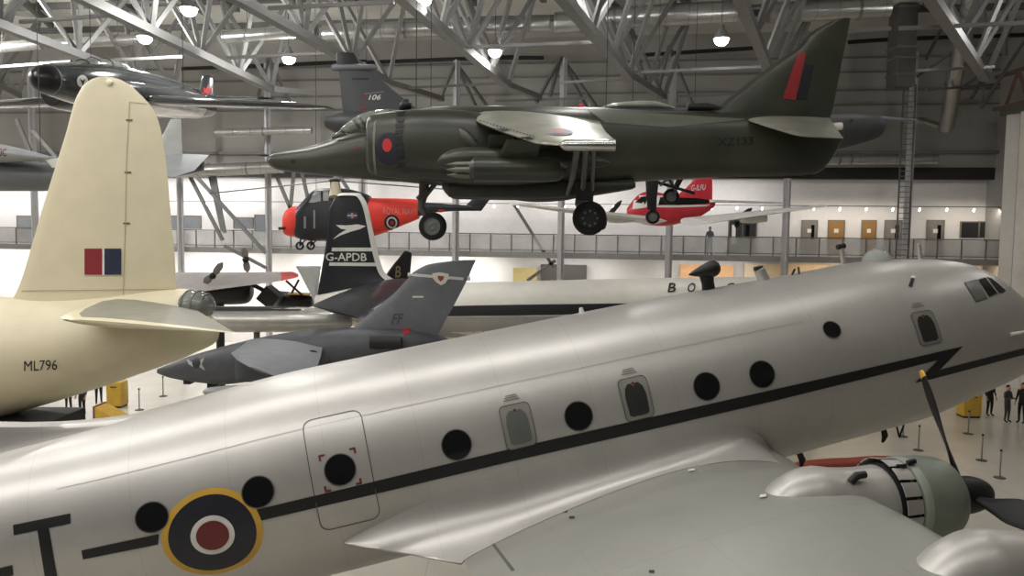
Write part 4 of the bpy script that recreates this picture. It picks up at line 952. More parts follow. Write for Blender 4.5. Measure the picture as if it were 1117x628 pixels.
# ================================================================== left grey jet
Z = 25
T = empty('grey_jet', 'pale grey jet partly hidden behind the cream fin', 'aeroplane', P(60, 200, Z))
gj = make('fuselage', body([(-200, 170, 214, .9), (-90, 168, 214, .9), (0, 172, 208.5, .8), (40, 176, 208.5, .7), (56, 178, 208, .65), (120, 180, 204, .5), (190, 178, 193, .2), (222, 176, 186, .08)], Z, n=28), mat('slate_grey', (104, 107, 111), .5, 0, .06), T)
gw = make('spine_tank', body([(-120, 142, 178, .5), (-40, 150, 178, .5), (0, 157, 177, .46), (30, 163.5, 176, .36), (50, 169, 175, .2), (62, 171.6, 173, .03)], Z-.9, n=24), lgrey, T)
make('tailplane', wing([(P(150, 176, 25), P(228, 169, 25), .3), (P(150, 186, 24), P(212, 186, 24), .2), (P(158, 192, 23.6), P(190, 193, 23.6), .1)]), lgrey, T)
make('fin', fin([(130, 186, 197), (150, 176, 198), (182, 160, 200)], 25, .25), mat('pale_grey_fin', (176, 178, 176), .5), T)
make('nose_fillet', wing([(P(50, 175, 24), P(66, 172, 24), .2), (P(57, 183, 24), P(66, 182, 24), .1)], V3((0, 1, 0))), white, T)
upd(); text('spine_lettering', '3C', ((0, 170), (7.5, 170.5), (7.5, 162.5), (0, 162)), drape_px(bvh(gw), .012), dred, gw)
for x in (-20, 45): cable(T, x, 190, Z)
# ================================================================== COMET (white airliner)
Z = 33
T = empty('jet_airliner', 'white airliner with navy tail reading G-APDB behind the silver transport', 'aeroplane', V3((P(600, 340, Z).x, Z, 0)))
wtop = mat('airliner_white', (246, 242, 232), .35, 0, .03)
cb = make('fuselage', body([(345, 322, 342, .4), (372, 316, 352, .8), (400, 312, 358, 1.05), (480, 308, 370, 1.4), (560, 306.8, 376, 1.52), (670, 304, 384, 1.55), (800, 302, 390, 1.55), (900, 304, 390, 1.5), (960, 312, 388, 1.3), (990, 325, 384, .9), (1002, 345, 372, .2)], Z, n=40), wtop, T)
upd(); db = drape_px(bvh(cb), .03)
decal('cheatline', [[(380, 334), (480, 334), (560, 332.5), (640, 331.5), (760, 330), (760, 341), (640, 342.5), (560, 344), (480, 344.5), (380, 344)]], db, black, cb, 10, label='black window stripe')
decal('lower_skin', [[(372, 346), (480, 346), (640, 344.5), (760, 343), (760, 372), (640, 378), (480, 366), (400, 354)]], db, alu, cb, 10)
for i, (ch, x) in enumerate((('B', 728), ('O', 749), ('A', 770), ('C', 791))):
    text('airline_letter', ch, ((x, 319), (x+8.5, 319), (x+10.5, 309), (x+2, 309)), db, black, cb)
fn = make('fin', fin([(210, 374.5, 390), (211.5, 369.5, 393.5), (214, 366.5, 396.5), (219, 363.5, 399), (228, 359.5, 401.8), (240, 358, 404.5), (268, 355.2, 410), (289, 351.6, 415.5), (298, 350, 420), (304, 349, 429), (308, 348.2, 441), (312, 347.5, 449), (328, 345, 455)], Z, .42), mat('airline_navy', (20, 22, 32), .4), T)
upd(); dn = drape_px(bvh(fn), .02); dn2 = drape_px(bvh(fn), .03)
lead = [(369, 212), (375, 210.4), (390, 210.4), (394, 212.2), (398.8, 219), (402, 229), (404.6, 241), (410, 268), (415.6, 289), (420, 298), (429, 304.2), (441, 308), (449, 310.5)]
inn = [(449, 313), (437, 310.5), (424, 306.5), (416, 300), (411.5, 290), (406, 269), (400.6, 241.5), (398, 230), (395, 221), (391, 215), (387, 213.5), (376, 213.3), (369, 214)]
inr = inn[::-1]; rings = []
for a_, b_ in zip(sm(lead_ := [(x, y, 0) for x, y in lead], 3), sm([(x, y, 0) for x, y in inr], 3)):
    pa, pb = P(a_.x, a_.y, Z), P(b_.x, b_.y, Z); t_ = .25
    rings.append([pa+V3((0, -.09, 0)), pa+V3((0, .09, 0)), pb+V3((0, t_, 0)), pb+V3((0, -t_, 0))])
make('fin_border', loft(rings), white, fn)
decal('fin_band', [[(354.6, 270), (408.4, 270), (409, 274), (354, 274)]], dn, white, fn, 8); decal('fin_band', [[(352, 286), (412, 286.5), (413, 290.3), (351.4, 289.6)]], dn, white, fn, 8)
text('registration', 'G-APDB', ((355.8, 284.4), (400, 284.8), (400, 276), (355.8, 275.6)), dn2, white, fn)
s_ = 1/3.14
decal('bird_emblem', [[(366.5, 245.3), (378, 245.8), (390, 244.6), (399.2, 246.4), (393, 249.8), (383, 252.5), (372, 256.5), (363.2, 261), (370, 255), (378, 250.3), (372, 249.5)]], dn2, white, fn, 5, label='white swept-wing bird emblem')
fg = decal('flag', [[(379, 232), (389.5, 232), (389.5, 238.2), (379, 238.2)]], dn2, mat('flag_blue', (60, 66, 110), .5), fn, 4)
decal('flag_cross', [[(379, 234.3), (383.4, 234.3), (383.4, 232), (385.1, 232), (385.1, 234.3), (389.5, 234.3), (389.5, 235.9), (385.1, 235.9), (385.1, 238.2), (383.4, 238.2), (383.4, 235.9), (379, 235.9)]], drape_px(bvh(fn), .04), white, fg, 4)
decal('flag_cross', [[(379, 234.8), (383.9, 234.8), (383.9, 232), (384.6, 232), (384.6, 234.8), (389.5, 234.8), (389.5, 235.4), (384.6, 235.4), (384.6, 238.2), (383.9, 238.2), (383.9, 235.4), (379, 235.4)]], drape_px(bvh(fn), .05), bred, fg, 4)
make('tailplane', wing([(P(455, 309, 32.4), P(388, 313, 32.4), .5), (P(436, 325, 30), P(362, 323, 30), .38), (P(404, 345, 27.6), P(340, 332.5, 27.6), .2), (P(392, 347, 27.3), P(338, 333, 27.3), .08)]), mat('dark_navy_grey', (44, 46, 50), .3), T)
make('rudder_panel', fin([(290, 322.5, 350), (300, 328, 349), (328, 342.5, 345)], Z+.1, .2), mat('pale_metal', (196, 200, 198), .4, .2), T)
for x in (640, 880):
    p = P(x, 385, Z); lg = make('undercarriage_leg', tube([p, V3((p.x, p.y, .6))], .16, 10), steel, T)
    ty, hb = wheel((p.x, p.y, .6), .6, .4, (0, 1, 0)); g = make('wheel', ty, blackm, lg); make('wheel_hub', hb, tyre_hub, g)
make('wing', wing([(P(700, 372, 31.6), P(560, 376, 31.6), .6), (P(620, 400, 26), P(540, 402, 26), .25)]), alu, T)
# ================================================================== silver fuselage behind the flying boat tail
Z = 30.5
T = empty('silver_airframe', 'long low silver airframe between the flying boat tail and the navy tailplane', 'aeroplane', V3((P(280, 350, Z).x, Z, 0)))
sb = make('fuselage', body([(120, 336, 362, .7), (190, 334.5, 362, .8), (250, 334, 362, .8), (320, 334.5, 362, .7), (366, 338, 360, .4), (384, 345, 356, .1)], Z, n=28), mat('bright_silver', (196, 194, 188), .3, .5), T)
upd(); ds = drape_px(bvh(sb), .02)
decal('stripe', [[(232, 335), (345, 334.5), (345, 338.5), (232, 339.2)]], ds, black, sb, 8)
p = P(280, 360, Z); lg = make('undercarriage_leg', tube([p, V3((p.x, p.y, .5))], .12, 10), steel, T); ty, hb = wheel((p.x, p.y, .5), .5, .3, (0, 1, 0)); make('wheel', ty, blackm, lg)
# ================================================================== TORNADO (grey jet with code FF)
Z = 27
T = empty('swing_wing_jet', 'mid grey swing-wing jet with tall fin coded FF in front of the airliner', 'aeroplane', V3((P(330, 400, Z).x, Z, 0)))
tb_ = make('fuselage', body([(172, 402, 407, .06), (186, 396.5, 411, .32), (205, 389, 414.5, .5), (228, 382, 417, .68), (250, 376, 418, .8), (280, 369, 414, .95), (320, 362, 408, 1.05), (360, 358.5, 402, 1.1), (410, 357, 396, 1.05), (450, 360, 392, .9), (480, 366, 386, .5), (492, 372, 382, .2)], Z, n=32, e=2.6), mat('tornado_grey', (80, 82, 88), .55, 0, .12), T)
tfn = make('fin', fin([(283.5, 506, 519), (285, 487, 518.4), (287.5, 470, 517.2), (291, 460.5, 515.6), (297, 450.6, 513.2), (304, 444.6, 510.3), (320, 429.5, 502), (335, 411.5, 494), (350, 394, 485.5), (364, 378, 478.5), (374, 366, 474)], Z, .36), mgrey, T)
upd(); d2 = drape_px(bvh(tfn), .014); d3 = drape_px(bvh(tfn), .022)
bd = decal('fin_band', [[(450, 298), (512, 303), (511, 306), (447.5, 301)]], d2, mat('band_white', (216, 216, 212), .5), tfn, 6, label='white fin band')
for x, y in ((446.5, 299.6), (511.5, 303.6)): make('band_end', tube([P(x-1.5, y, Z), P(x+1.5, y+.3, Z)], .08, 10), white, bd)
sh = decal('fin_shield', [[(471.5, 298), (480, 296.8), (489.5, 298.5), (489, 304), (485.5, 309), (481, 311), (475.5, 307.5), (472, 303)]], d3, white, tfn, 4); decal('shield_centre', [[(477.5, 300.5), (484.5, 301), (483.5, 304.5), (480.5, 307), (477.8, 304)]], drape_px(bvh(tfn), .03), mat('shield_red', (160, 70, 66), .5), sh, 3)
text('tail_code', 'FF', ((427, 353.5), (438, 353), (440.5, 341.5), (429.5, 342)), d2, mat('code_grey', (78, 80, 86), .6), tfn)
decal('fin_slot', [[(450, 322.6), (462, 322.6), (462, 324.6), (450, 324.6)]], d2, white, tfn, 4)
decal('red_tag', [[(437, 359), (449, 357.5), (446, 363), (441, 366)]], drape_px(bvh(tfn, tb_), .02), bred, tfn, 4)
jp = make('jet_pipe', tube([P(404, 373, 26), P(438, 373.5, 26)], [.22, .2], 16), darkst, T); d5 = drape_px(bvh(jp), .01); decal('pipe_label', [[(406, 369), (426, 369.5), (426, 377), (406, 377)]], d5, mat('pale_label', (190, 180, 180), .5), jp, 4)
d4 = drape_px(bvh(tb_), .02)
make('wing', wing([(P(268, 374, 26.1), P(352, 377, 26.1), .34), (P(258, 381, 25), P(350, 388, 25), .26), (P(252, 385, 24.3), P(346, 400, 24.3), .2), (P(258, 392, 23.4), P(318, 408, 23.4), .14), (P(272, 400, 22.8), P(302, 411, 22.8), .06)]), mat('wing_grey', (124, 126, 130), .5, 0, .08), T)
make('intake', body([(258, 386, 414, .12), (264, 384, 416, .3), (300, 380, 414, .34), (360, 376, 402, .2)], 26.1, n=20, e=3.5), mat('tornado_grey', (80, 82, 88), .55), T)
rbv = drape_px(bvh(tb_), .016)
rn = decal('roundel', [ell(214.5, 395.5, 4.6, 6)], drape_px(bvh(tb_), .024), mat('faded_navy', (44, 46, 58), .5), tb_, 4, label='dark roundel with pale bars')
decal('roundel_bar', [[(204, 392), (212, 396), (211, 400), (206, 397)]], rbv, mat('pale_bar', (176, 178, 174), .5), rn, 4); decal('roundel_bar', [[(217, 394), (223, 390), (220.5, 397), (224, 404), (216, 399)]], rbv, mat('pale_bar', (176, 178, 174), .5), rn, 4)
for x, y0, y1 in ((208, 411, 419), (234, 414, 428)): make('underwing_pack', box(P(x-8, y1, Z-.3), P(x+7, y0, Z+.3)), black, T, False)
make('drop_tank', body([(222, 425, 429, .05), (228, 422.5, 431.5, .2), (250, 420.5, 433, .3), (290, 419, 433, .3), (330, 421, 430, .1)], 25, n=18), lgrey, T)
for x in (236, 420):
    p = P(x, 412, Z); lg = make('undercarriage_leg', tube([p, V3((p.x, p.y, .4))], .1, 10), steel, T); ty, hb = wheel((p.x, p.y, .4), .4, .25, (0, 1, 0)); g = make('wheel', ty, blackm, lg); make('wheel_hub', hb, tyre_hub, g)
q_ = P(341, 387, 25.3); make('intake_hole', ball(q_, .2, .1, .16, 16, 8), black, T)
# ================================================================== black tail B
Z = 37
T = empty('black_bomber', 'black tail fin lettered B just right of the navy airliner fin', 'aeroplane', V3((P(440, 340, Z).x, Z, 0)))
make('fuselage', body([(410, 318, 336, .3), (440, 316, 344, .6), (520, 316, 352, .9), (640, 318, 358, 1.0)], Z, n=24), black, T)
fb = make('fin', fin([(273.5, 441, 443.5), (276, 439, 449), (280, 436, 449), (291, 427, 448), (300, 421, 447.5), (320, 410, 447)], Z, .3), black, T)
upd(); text('fin_letter', 'B', ((431, 302.5), (437, 302.5), (438, 290), (432, 290)), drape_px(bvh(fb), .02), mat('dull_yellow', (150, 142, 104), .6), fb)
p = P(560, 352, Z); lg = make('undercarriage_leg', tube([p, V3((p.x, p.y, .5))], .12, 10), steel, T); ty, hb = wheel((p.x, p.y, .5), .5, .3, (0, 1, 0)); make('wheel', ty, blackm, lg)
# ================================================================== red-tipped grey wing
Z = 35
T = empty('floatplane', 'grey winged black aeroplane with red wing tip left of the airliner fin', 'aeroplane', V3((P(240, 320, Z).x, Z, 0)))
make('fuselage', body([(196, 311, 324, .4), (215, 308, 331, .6), (245, 305, 332, .7), (268, 304, 331, .6), (274, 308, 326, .4)], Z, n=22), black, T)
make('wing', wing([(P(186, 300, 36.5), P(186, 314.5, 33.5), .45), (P(224, 300, 36), P(219, 318, 33.2), .5), (P(274, 299.5, 35.5), P(272, 311, 33), .4), (P(306, 298, 35.2), P(306, 306.5, 33), .25), (P(306.5, 298, 35.2), P(306.5, 306.4, 33), .25)]), mat('grey_fabric_wing', (168, 162, 160), .6, 0, .08), T)
make('wing_tip', wing([(P(306.5, 298, 35.2), P(306.5, 306.4, 33), .25), (P(319, 297.3, 35), P(319, 303.8, 33), .18), (P(325.5, 299, 34.6), P(325.5, 302, 33.4), .06)]), mat('wing_tip_red', (214, 84, 78), .5), T, label='red wing tip')
for hx_, hy, tips in ((232, 301, ((243, 286), (222, 308))), (268, 283, ((266, 270), (270, 297)))):
    h = P(hx_, hy, Z-1.2); hb_ = make('propeller_hub', ball(h, .14, .2, .14, 14, 8), darkst, T)
    for tx, ty_ in tips:
        t = P(tx, ty_, Z-1.2); dd = (t-h); n_ = V3((-dd.z, 0, dd.x)).normalized()
        make('propeller_blade', loft([[h.lerp(t, q)+n_*(w_*cos(2*pi*k/12))+V3((0, .03*sin(2*pi*k/12), 0)) for k in range(12)] for q, w_ in ((.05, .06), (.35, .15), (.75, .15), (1, .03))]), mat('blade_grey', (120, 116, 112), .5), hb_)
make('float_strut', MB().add(bar(P(275, 310, Z), P(298, 322, Z), .16)).add(bar(P(288, 318, Z), P(303, 330, Z), .9, .7)).add(bar(P(312, 306, Z), P(330, 322, Z), .08)).add(bar(P(326, 305, Z), P(318, 320, Z), .08)).g, darkst, T)
p = P(240, 330, Z); make('display_stand', MB().add(tube([p, V3((p.x, p.y, .1))], .18, 12)).add(tube([V3((p.x, p.y, 0)), V3((p.x, p.y, .1))], .8, 20)).g, darkst, T)
make('engine', body([(296, 319, 335, .3), (300, 317, 336, .5), (330, 320, 336, .5), (342, 324, 334, .3)], Z+1, n=20), black, T)
make('engine_cowl_ring', body([(316, 318.5, 321, .4), (338, 319.5, 322, .4)], Z+.6, n=14), mat('mustard', (196, 160, 90), .5), T)
# ================================================================== HELICOPTER
Z = 36
T = empty('helicopter', 'red and dark grey navy helicopter hanging behind the airliner fin', 'helicopter', P(370, 272, Z))
hg = mat('helicopter_grey', (46, 49, 54), .4, 0, .08)
cb = make('cabin', body([(322, 232, 258, .5), (326, 226, 260, .68), (334, 217, 262, .78), (340, 210.5, 263, .8), (346, 206.5, 263, .8), (358, 205.5, 263, .8), (380, 206, 262.5, .8), (398, 211, 261, .78), (404, 214, 259, .7)], Z, n=30, e=3), hg, T)
make('nose', body([(309.5, 236, 254, .25), (311.5, 231, 256, .42), (316, 227, 257.5, .56), (322, 225, 258.5, .66), (327, 224.6, 259.5, .7)], Z, n=26, e=2.6), fluo, T, label='red nose')
bm_ = make('tail_boom', body([(398, 216, 258.5, .76), (410, 216, 257, .7), (430, 216.3, 249.5, .55), (450, 217, 241.5, .42), (457, 218, 238.5, .38)], Z, n=26, e=2.8), fluo, T, label='red tail boom section')
tl = make('tail_cone', body([(455, 220, 237, .37), (470, 221, 232.5, .3), (490, 222.4, 230.5, .25), (508, 223.5, 230, .2), (524, 225, 229, .12)], Z, n=20), hg, T)
tf_ = make('tail_pylon', fin([(213.8, 519, 534), (216, 516.5, 535), (222, 510, 531), (230, 503, 525)], Z, .2), hg, T)
upd(); dh = drape_px(bvh(cb), .03); dbm = drape_px(bvh(bm_, tl), .03)
for q in ([(337, 221), (343, 210.5), (350, 209), (350, 219.5), (342, 221)], [(352.5, 209), (358.5, 209), (358.5, 219), (352.5, 219)]): decal('cockpit_window', [q], dh, mat('sky_window', (196, 200, 202), .15), cb, 4)
for q in ([(331.5, 236), (334, 236), (334, 249), (331.5, 249)], [(342, 229), (344, 229), (344, 249), (342, 249)]): decal('grab_rail', [q], dh, mat('rail_grey', (150, 152, 156), .4), cb, 4)
text('fuselage_lettering', 'ROYAL NAVY', ((418, 233.5), (455, 234.5), (455, 227.5), (418, 226.5)), dbm, mat('faded_white', (236, 150, 140), .5), bm_)
ro = decal('roundel', [ell(427.3, 242.3, 8.2, 8.2)], dbm, navy, bm_, 4, label='navy, white and red roundel')
for r, m, o in ((5.9, white, .045), (4.2, navy, .06), (2.2, bred, .075)): decal('roundel_ring', [ell(427.3, 242.3, r, r)], drape_px(bvh(bm_), o), m, ro, 3)
decal('red_band', [[(478, 228), (494, 228.3), (494, 231), (478, 231)]], dbm, fluo, tl, 4)
mast_ = make('rotor_mast', tube([P(366, 215, Z-.85), P(366, 207, Z-.75), P(365, 196.5, Z-.7)], [.3, .24, .2], 14), mat('mast_cream', (214, 204, 176), .5), T)
h = P(365, 197, Z-.7)
for (tx, ty_, tz) in ((228, 211, 33.5), (560, 212, 34.5), (370, 191, 44)):
    t = P(tx, ty_, tz); dd = (t-h).normalized(); n_ = V3((-dd.y, dd.x, 0)).normalized()
    make('rotor_blade', loft([[h.lerp(t, q)+n_*(.19*cos(2*pi*k/10))+V3((0, 0, .025*sin(2*pi*k/10)-(0))) for k in range(10)] for q in (.03, .1, 1)]), mat('blade_dark', (92, 88, 88), .5), mast_)
make('rotor_head', ball(h, .26, .26, .1, 16, 8), darkst, mast_)
for x in (327, 339):
    q = P(x, 268, Z-.3); ty, hb = wheel(q, .19, .14, (0, 1, 0)); lg = make('wheel_leg', MB().add(tube([P(x+1, 260, Z-.3), q], .04, 8)).add(tube([P(x+7, 261, Z-.3), q], .03, 8)).g, darkst, T); g = make('wheel', ty, blackm, lg)
make('exhaust', tube([P(311, 248.5, Z-.5), P(304, 249.3, Z-.5)], .07, 10), darkst, T)
p = P(391, 262, Z); lg = make('wheel_leg', tube([p, p-V3((0, 0, .5))], .06, 8), darkst, T); ty, hb = wheel(p-V3((0, 0, .5)), .3, .2, (0, 1, 0)); make('wheel', ty, blackm, lg)
for x in (345, 400): cable(T, x, 214, Z)
# ================================================================== red and white twin
Z = 40
T = empty('light_twin', 'red and white light twin aeroplane hanging before the gallery', 'aeroplane', P(735, 248, Z))
rf = mat('twin_red', (206, 52, 66), .35)
fb = make('fuselage', body([(684, 227, 235, .2), (690, 219, 240, .5), (697, 212, 243, .68), (708, 208.5, 245.5, .72), (725, 211, 246.5, .7), (742, 213, 243.5, .55), (760, 215.5, 238, .36), (775, 217.5, 229, .18), (780, 219, 224, .05)], Z, n=28), rf, T)
upd(); dt = drape_px(bvh(fb), .02)
decal('white_upper', [[(690, 228), (692, 215), (700, 209), (710, 206), (728, 209), (745, 212), (720, 215.5), (718, 223.5), (700, 227)]], dt, white, fb, 5)
decal('cabin_window', [[(720, 215.5), (760, 216.5), (777, 219), (770, 222.5), (740, 223.3), (718, 223)]], drape_px(bvh(fb), .03), dgl, fb, 5); decal('cabin_window', [[(693, 221), (700, 215), (707, 213.5), (704, 222.5)]], drape_px(bvh(fb), .03), dgl, fb, 4)
decal('white_line', [[(706, 224), (740, 224), (775, 223), (770, 225), (740, 226.3), (706, 226)]], drape_px(bvh(fb), .025), white, fb, 5)
fn = make('fin', fin([(187, 766.5, 777), (190, 763, 777), (200, 753, 777), (208, 745, 777), (218, 730, 777)], Z, .25), rf, T)
upd(); text('registration', 'G-ILFU', ((753.5, 208.3), (769, 207), (770, 200.8), (754.5, 201.8)), drape_px(bvh(fn), .02), white, fn)
ww = mat('twin_white', (222, 222, 218), .4)
make('wing', wing([(P(700, 240, 39.4), P(728, 241, 38.2), .4), (P(640, 232, 38.6), P(660, 233.5, 37.2), .28), (P(556, 222, 37.6), P(566, 223, 36.6), .12)]), ww, T)
make('wing', wing([(P(742, 241, 39.4), P(775, 243, 38.2), .4), (P(825, 232, 38.6), P(838, 233.5, 37.2), .26), (P(896, 224, 37.6), P(903, 225, 36.6), .1)]), ww, T)
make('tailplane', wing([(P(772, 219, Z), P(781, 219.5, Z-.8), .14), (P(850, 221, Z), P(856, 222, Z-.6), .08)]), ww, T); make('tailplane', wing([(P(770, 219, Z), P(776, 219.5, Z+.8), .14), (P(716, 217, Z+2), P(722, 217.5, Z+2.6), .08)]), ww, T)
for x, y, t1, t2 in ((668, 238, (680, 216.5), (657, 252)), (812, 238, (822, 226), (803, 250))):
    nc = make('engine_nacelle', body([(x-6, y-3, y+3, .2), (x-2, y-5, y+5, .36), (x+10, y-6, y+5.5, .4), (x+24, y-3, y+4, .2)], Z-1.6, n=18), ww, T)
    h = P(x-7, y, Z-1.6); make('spinner', ball(h, .18, .16, .16, 14, 8), mgrey, nc)
    for tp_ in (t1, t2):
        t = h + (P(*tp_, Z-1.6)-P(x-7, y, Z-1.6))*.9; dd = (t-h); n_ = V3((-dd.z, 0, dd.x)).normalized()
        make('propeller_blade', loft([[h.lerp(t, q)+n_*(w_*cos(2*pi*k/10))+V3((0, .03*sin(2*pi*k/10), 0)) for k in range(10)] for q, w_ in ((.08, .06), (.4, .12), (.8, .11), (1, .03))]), darkst, nc)
for x in (715, 755): cable(T, x, 214, Z)
# ================================================================== bomb trolley, boxes, barriers
Z = 26
T = empty('red_trolley', 'low red and yellow trolley on the floor behind the engine cowling', 'trolley', V3((P(920, 500, Z).x, Z, 0)))
make('load', body([(866, 505, 509, .05), (874, 503, 511, .18), (900, 500.5, 511, .25), (930, 499, 509, .25), (960, 497, 505.5, .2), (977, 497, 501, .06)], Z, n=18), mat('trolley_red', (150, 66, 48), .5), T)
make('chassis', body([(868, 507, 512, .2), (880, 506, 514, .4), (950, 504, 511, .4), (976, 502, 507, .2)], Z+.3, n=14, e=4), mat('trolley_yellow', (190, 154, 78), .6), T)
for x in (885, 955):
    p = P(x, 512, Z); ty, hb = wheel((p.x, p.y-.3, .25), .25, .14, (0, 1, 0)); g = make('wheel', ty, blackm, T); make('wheel_hub', hb, tyre_hub, g)
    make('axle_post', tube([V3((p.x, p.y, .25)), P(x, 508, Z)], .1, 8), darkst, T)
def ybox(name, x0, x1, y0, yb, lab, m, cat='display box'):
    q0, q1 = Pz(x0, yb, 0), Pz(x1, yb, 0); h_ = P(x0, y0, q0.y).z; D = .7
    t = empty(name, lab, cat, (q0+q1)/2+V3((0, D/2, 0)))
    bm = bmesh.new(); vs, fs = box((q0.x, q0.y, .08), (q1.x, q0.y+D, h_)); 
    for v in vs: bm.verts.new(v)
    bm.verts.ensure_lookup_table()
    for f in fs: bm.faces.new([bm.verts[i] for i in f])
    bmesh.ops.bevel(bm, geom=bm.edges[:], offset=.04, segments=2, affect='EDGES', profile=.5)
    bm.verts.index_update(); g = ([v.co.copy() for v in bm.verts], [tuple(v.index for v in f.verts) for f in bm.faces]); bm.free()
    make('box_body', g, m, t); make('plinth', box((q0.x+.04, q0.y+.04, 0), (q1.x-.04, q0.y+D-.04, .1)), darkst, t, False)
    make('lid_slot', box((q0.x+(q1.x-q0.x)*.3, q0.y-.012, h_*.8), (q0.x+(q1.x-q0.x)*.7, q0.y+.01, h_*.84)), black, t, False)
    return t
yb_ = mat('display_yellow', (214, 172, 66), .5)
ybox('donation_box', 1051, 1070, 428, 456, 'yellow box on the floor below the transport nose', yb_)
ybox('donation_box', 116, 133, 417, 445, 'yellow box standing on the floor under the flying boat tail', yb_)
q = Pz(118, 458, 0)
T = empty('access_ramp', 'yellow ramp lying in front of the yellow box under the flying boat tail', 'ramp', q)
make('ramp_wedge', ([q+V3(v) for v in ((-.4, -.3, 0), (.6, -.3, 0), (.6, .7, 0), (-.4, .7, 0), (-.4, -.3, .6), (-.4, .7, .6), (.6, -.3, .05), (.6, .7, .05))], [(0, 3, 2, 1), (0, 1, 6, 4), (1, 2, 7, 6), (2, 3, 5, 7), (3, 0, 4, 5), (4, 6, 7, 5)]), yb_, T, False)
make('ramp_side', bar(q+V3((-.45, -.3, .32)), q+V3((-.45, .7, .32)), .08, .64), mat('ramp_brown', (120, 76, 60), .6), T, False)
src = None
for i, (x, yb2) in enumerate(((1001.7, 491), (1070.6, 502), (1090.5, 521), (1056, 473), (178, 432), (152, 447), (985, 476))):
    p = Pz(x, yb2, 0)
    lab = ['barrier post right of the upright propeller blade', 'barrier post in the open floor above the spinner', 'barrier post nearest the right-hand propeller blade', 'barrier post in front of the yellow box', 'barrier post between the flying boat tail and the swing-wing jet', 'barrier post beside the fuselage left of the swing-wing jet', 'barrier post under the transport belly'][i]
    if src is None:
        src = empty('barrier_post', lab, 'barrier post', p)
        make('pole', tube([p+V3((0, 0, .03)), p+V3((0, 0, .92)), p+V3((0, 0, .95))], [.028, .028, .02], 12), framem, src); make('base', loft([[p+V3((r*cos(2*pi*k/24), r*sin(2*pi*k/24), z)) for k in range(24)] for r, z in ((.19, 0), (.19, .02), (.1, .04), (.03, .06))]), steel_d, src); make('cap', ball(p+V3((0, 0, .95)), .045, .045, .04, 12, 6), darkst, src)
    else:
        t = src.copy(); COL.objects.link(t); t.location = p; t['label'] = lab
        for ch in src.children: c = ch.copy(); COL.objects.link(c); c.parent = t
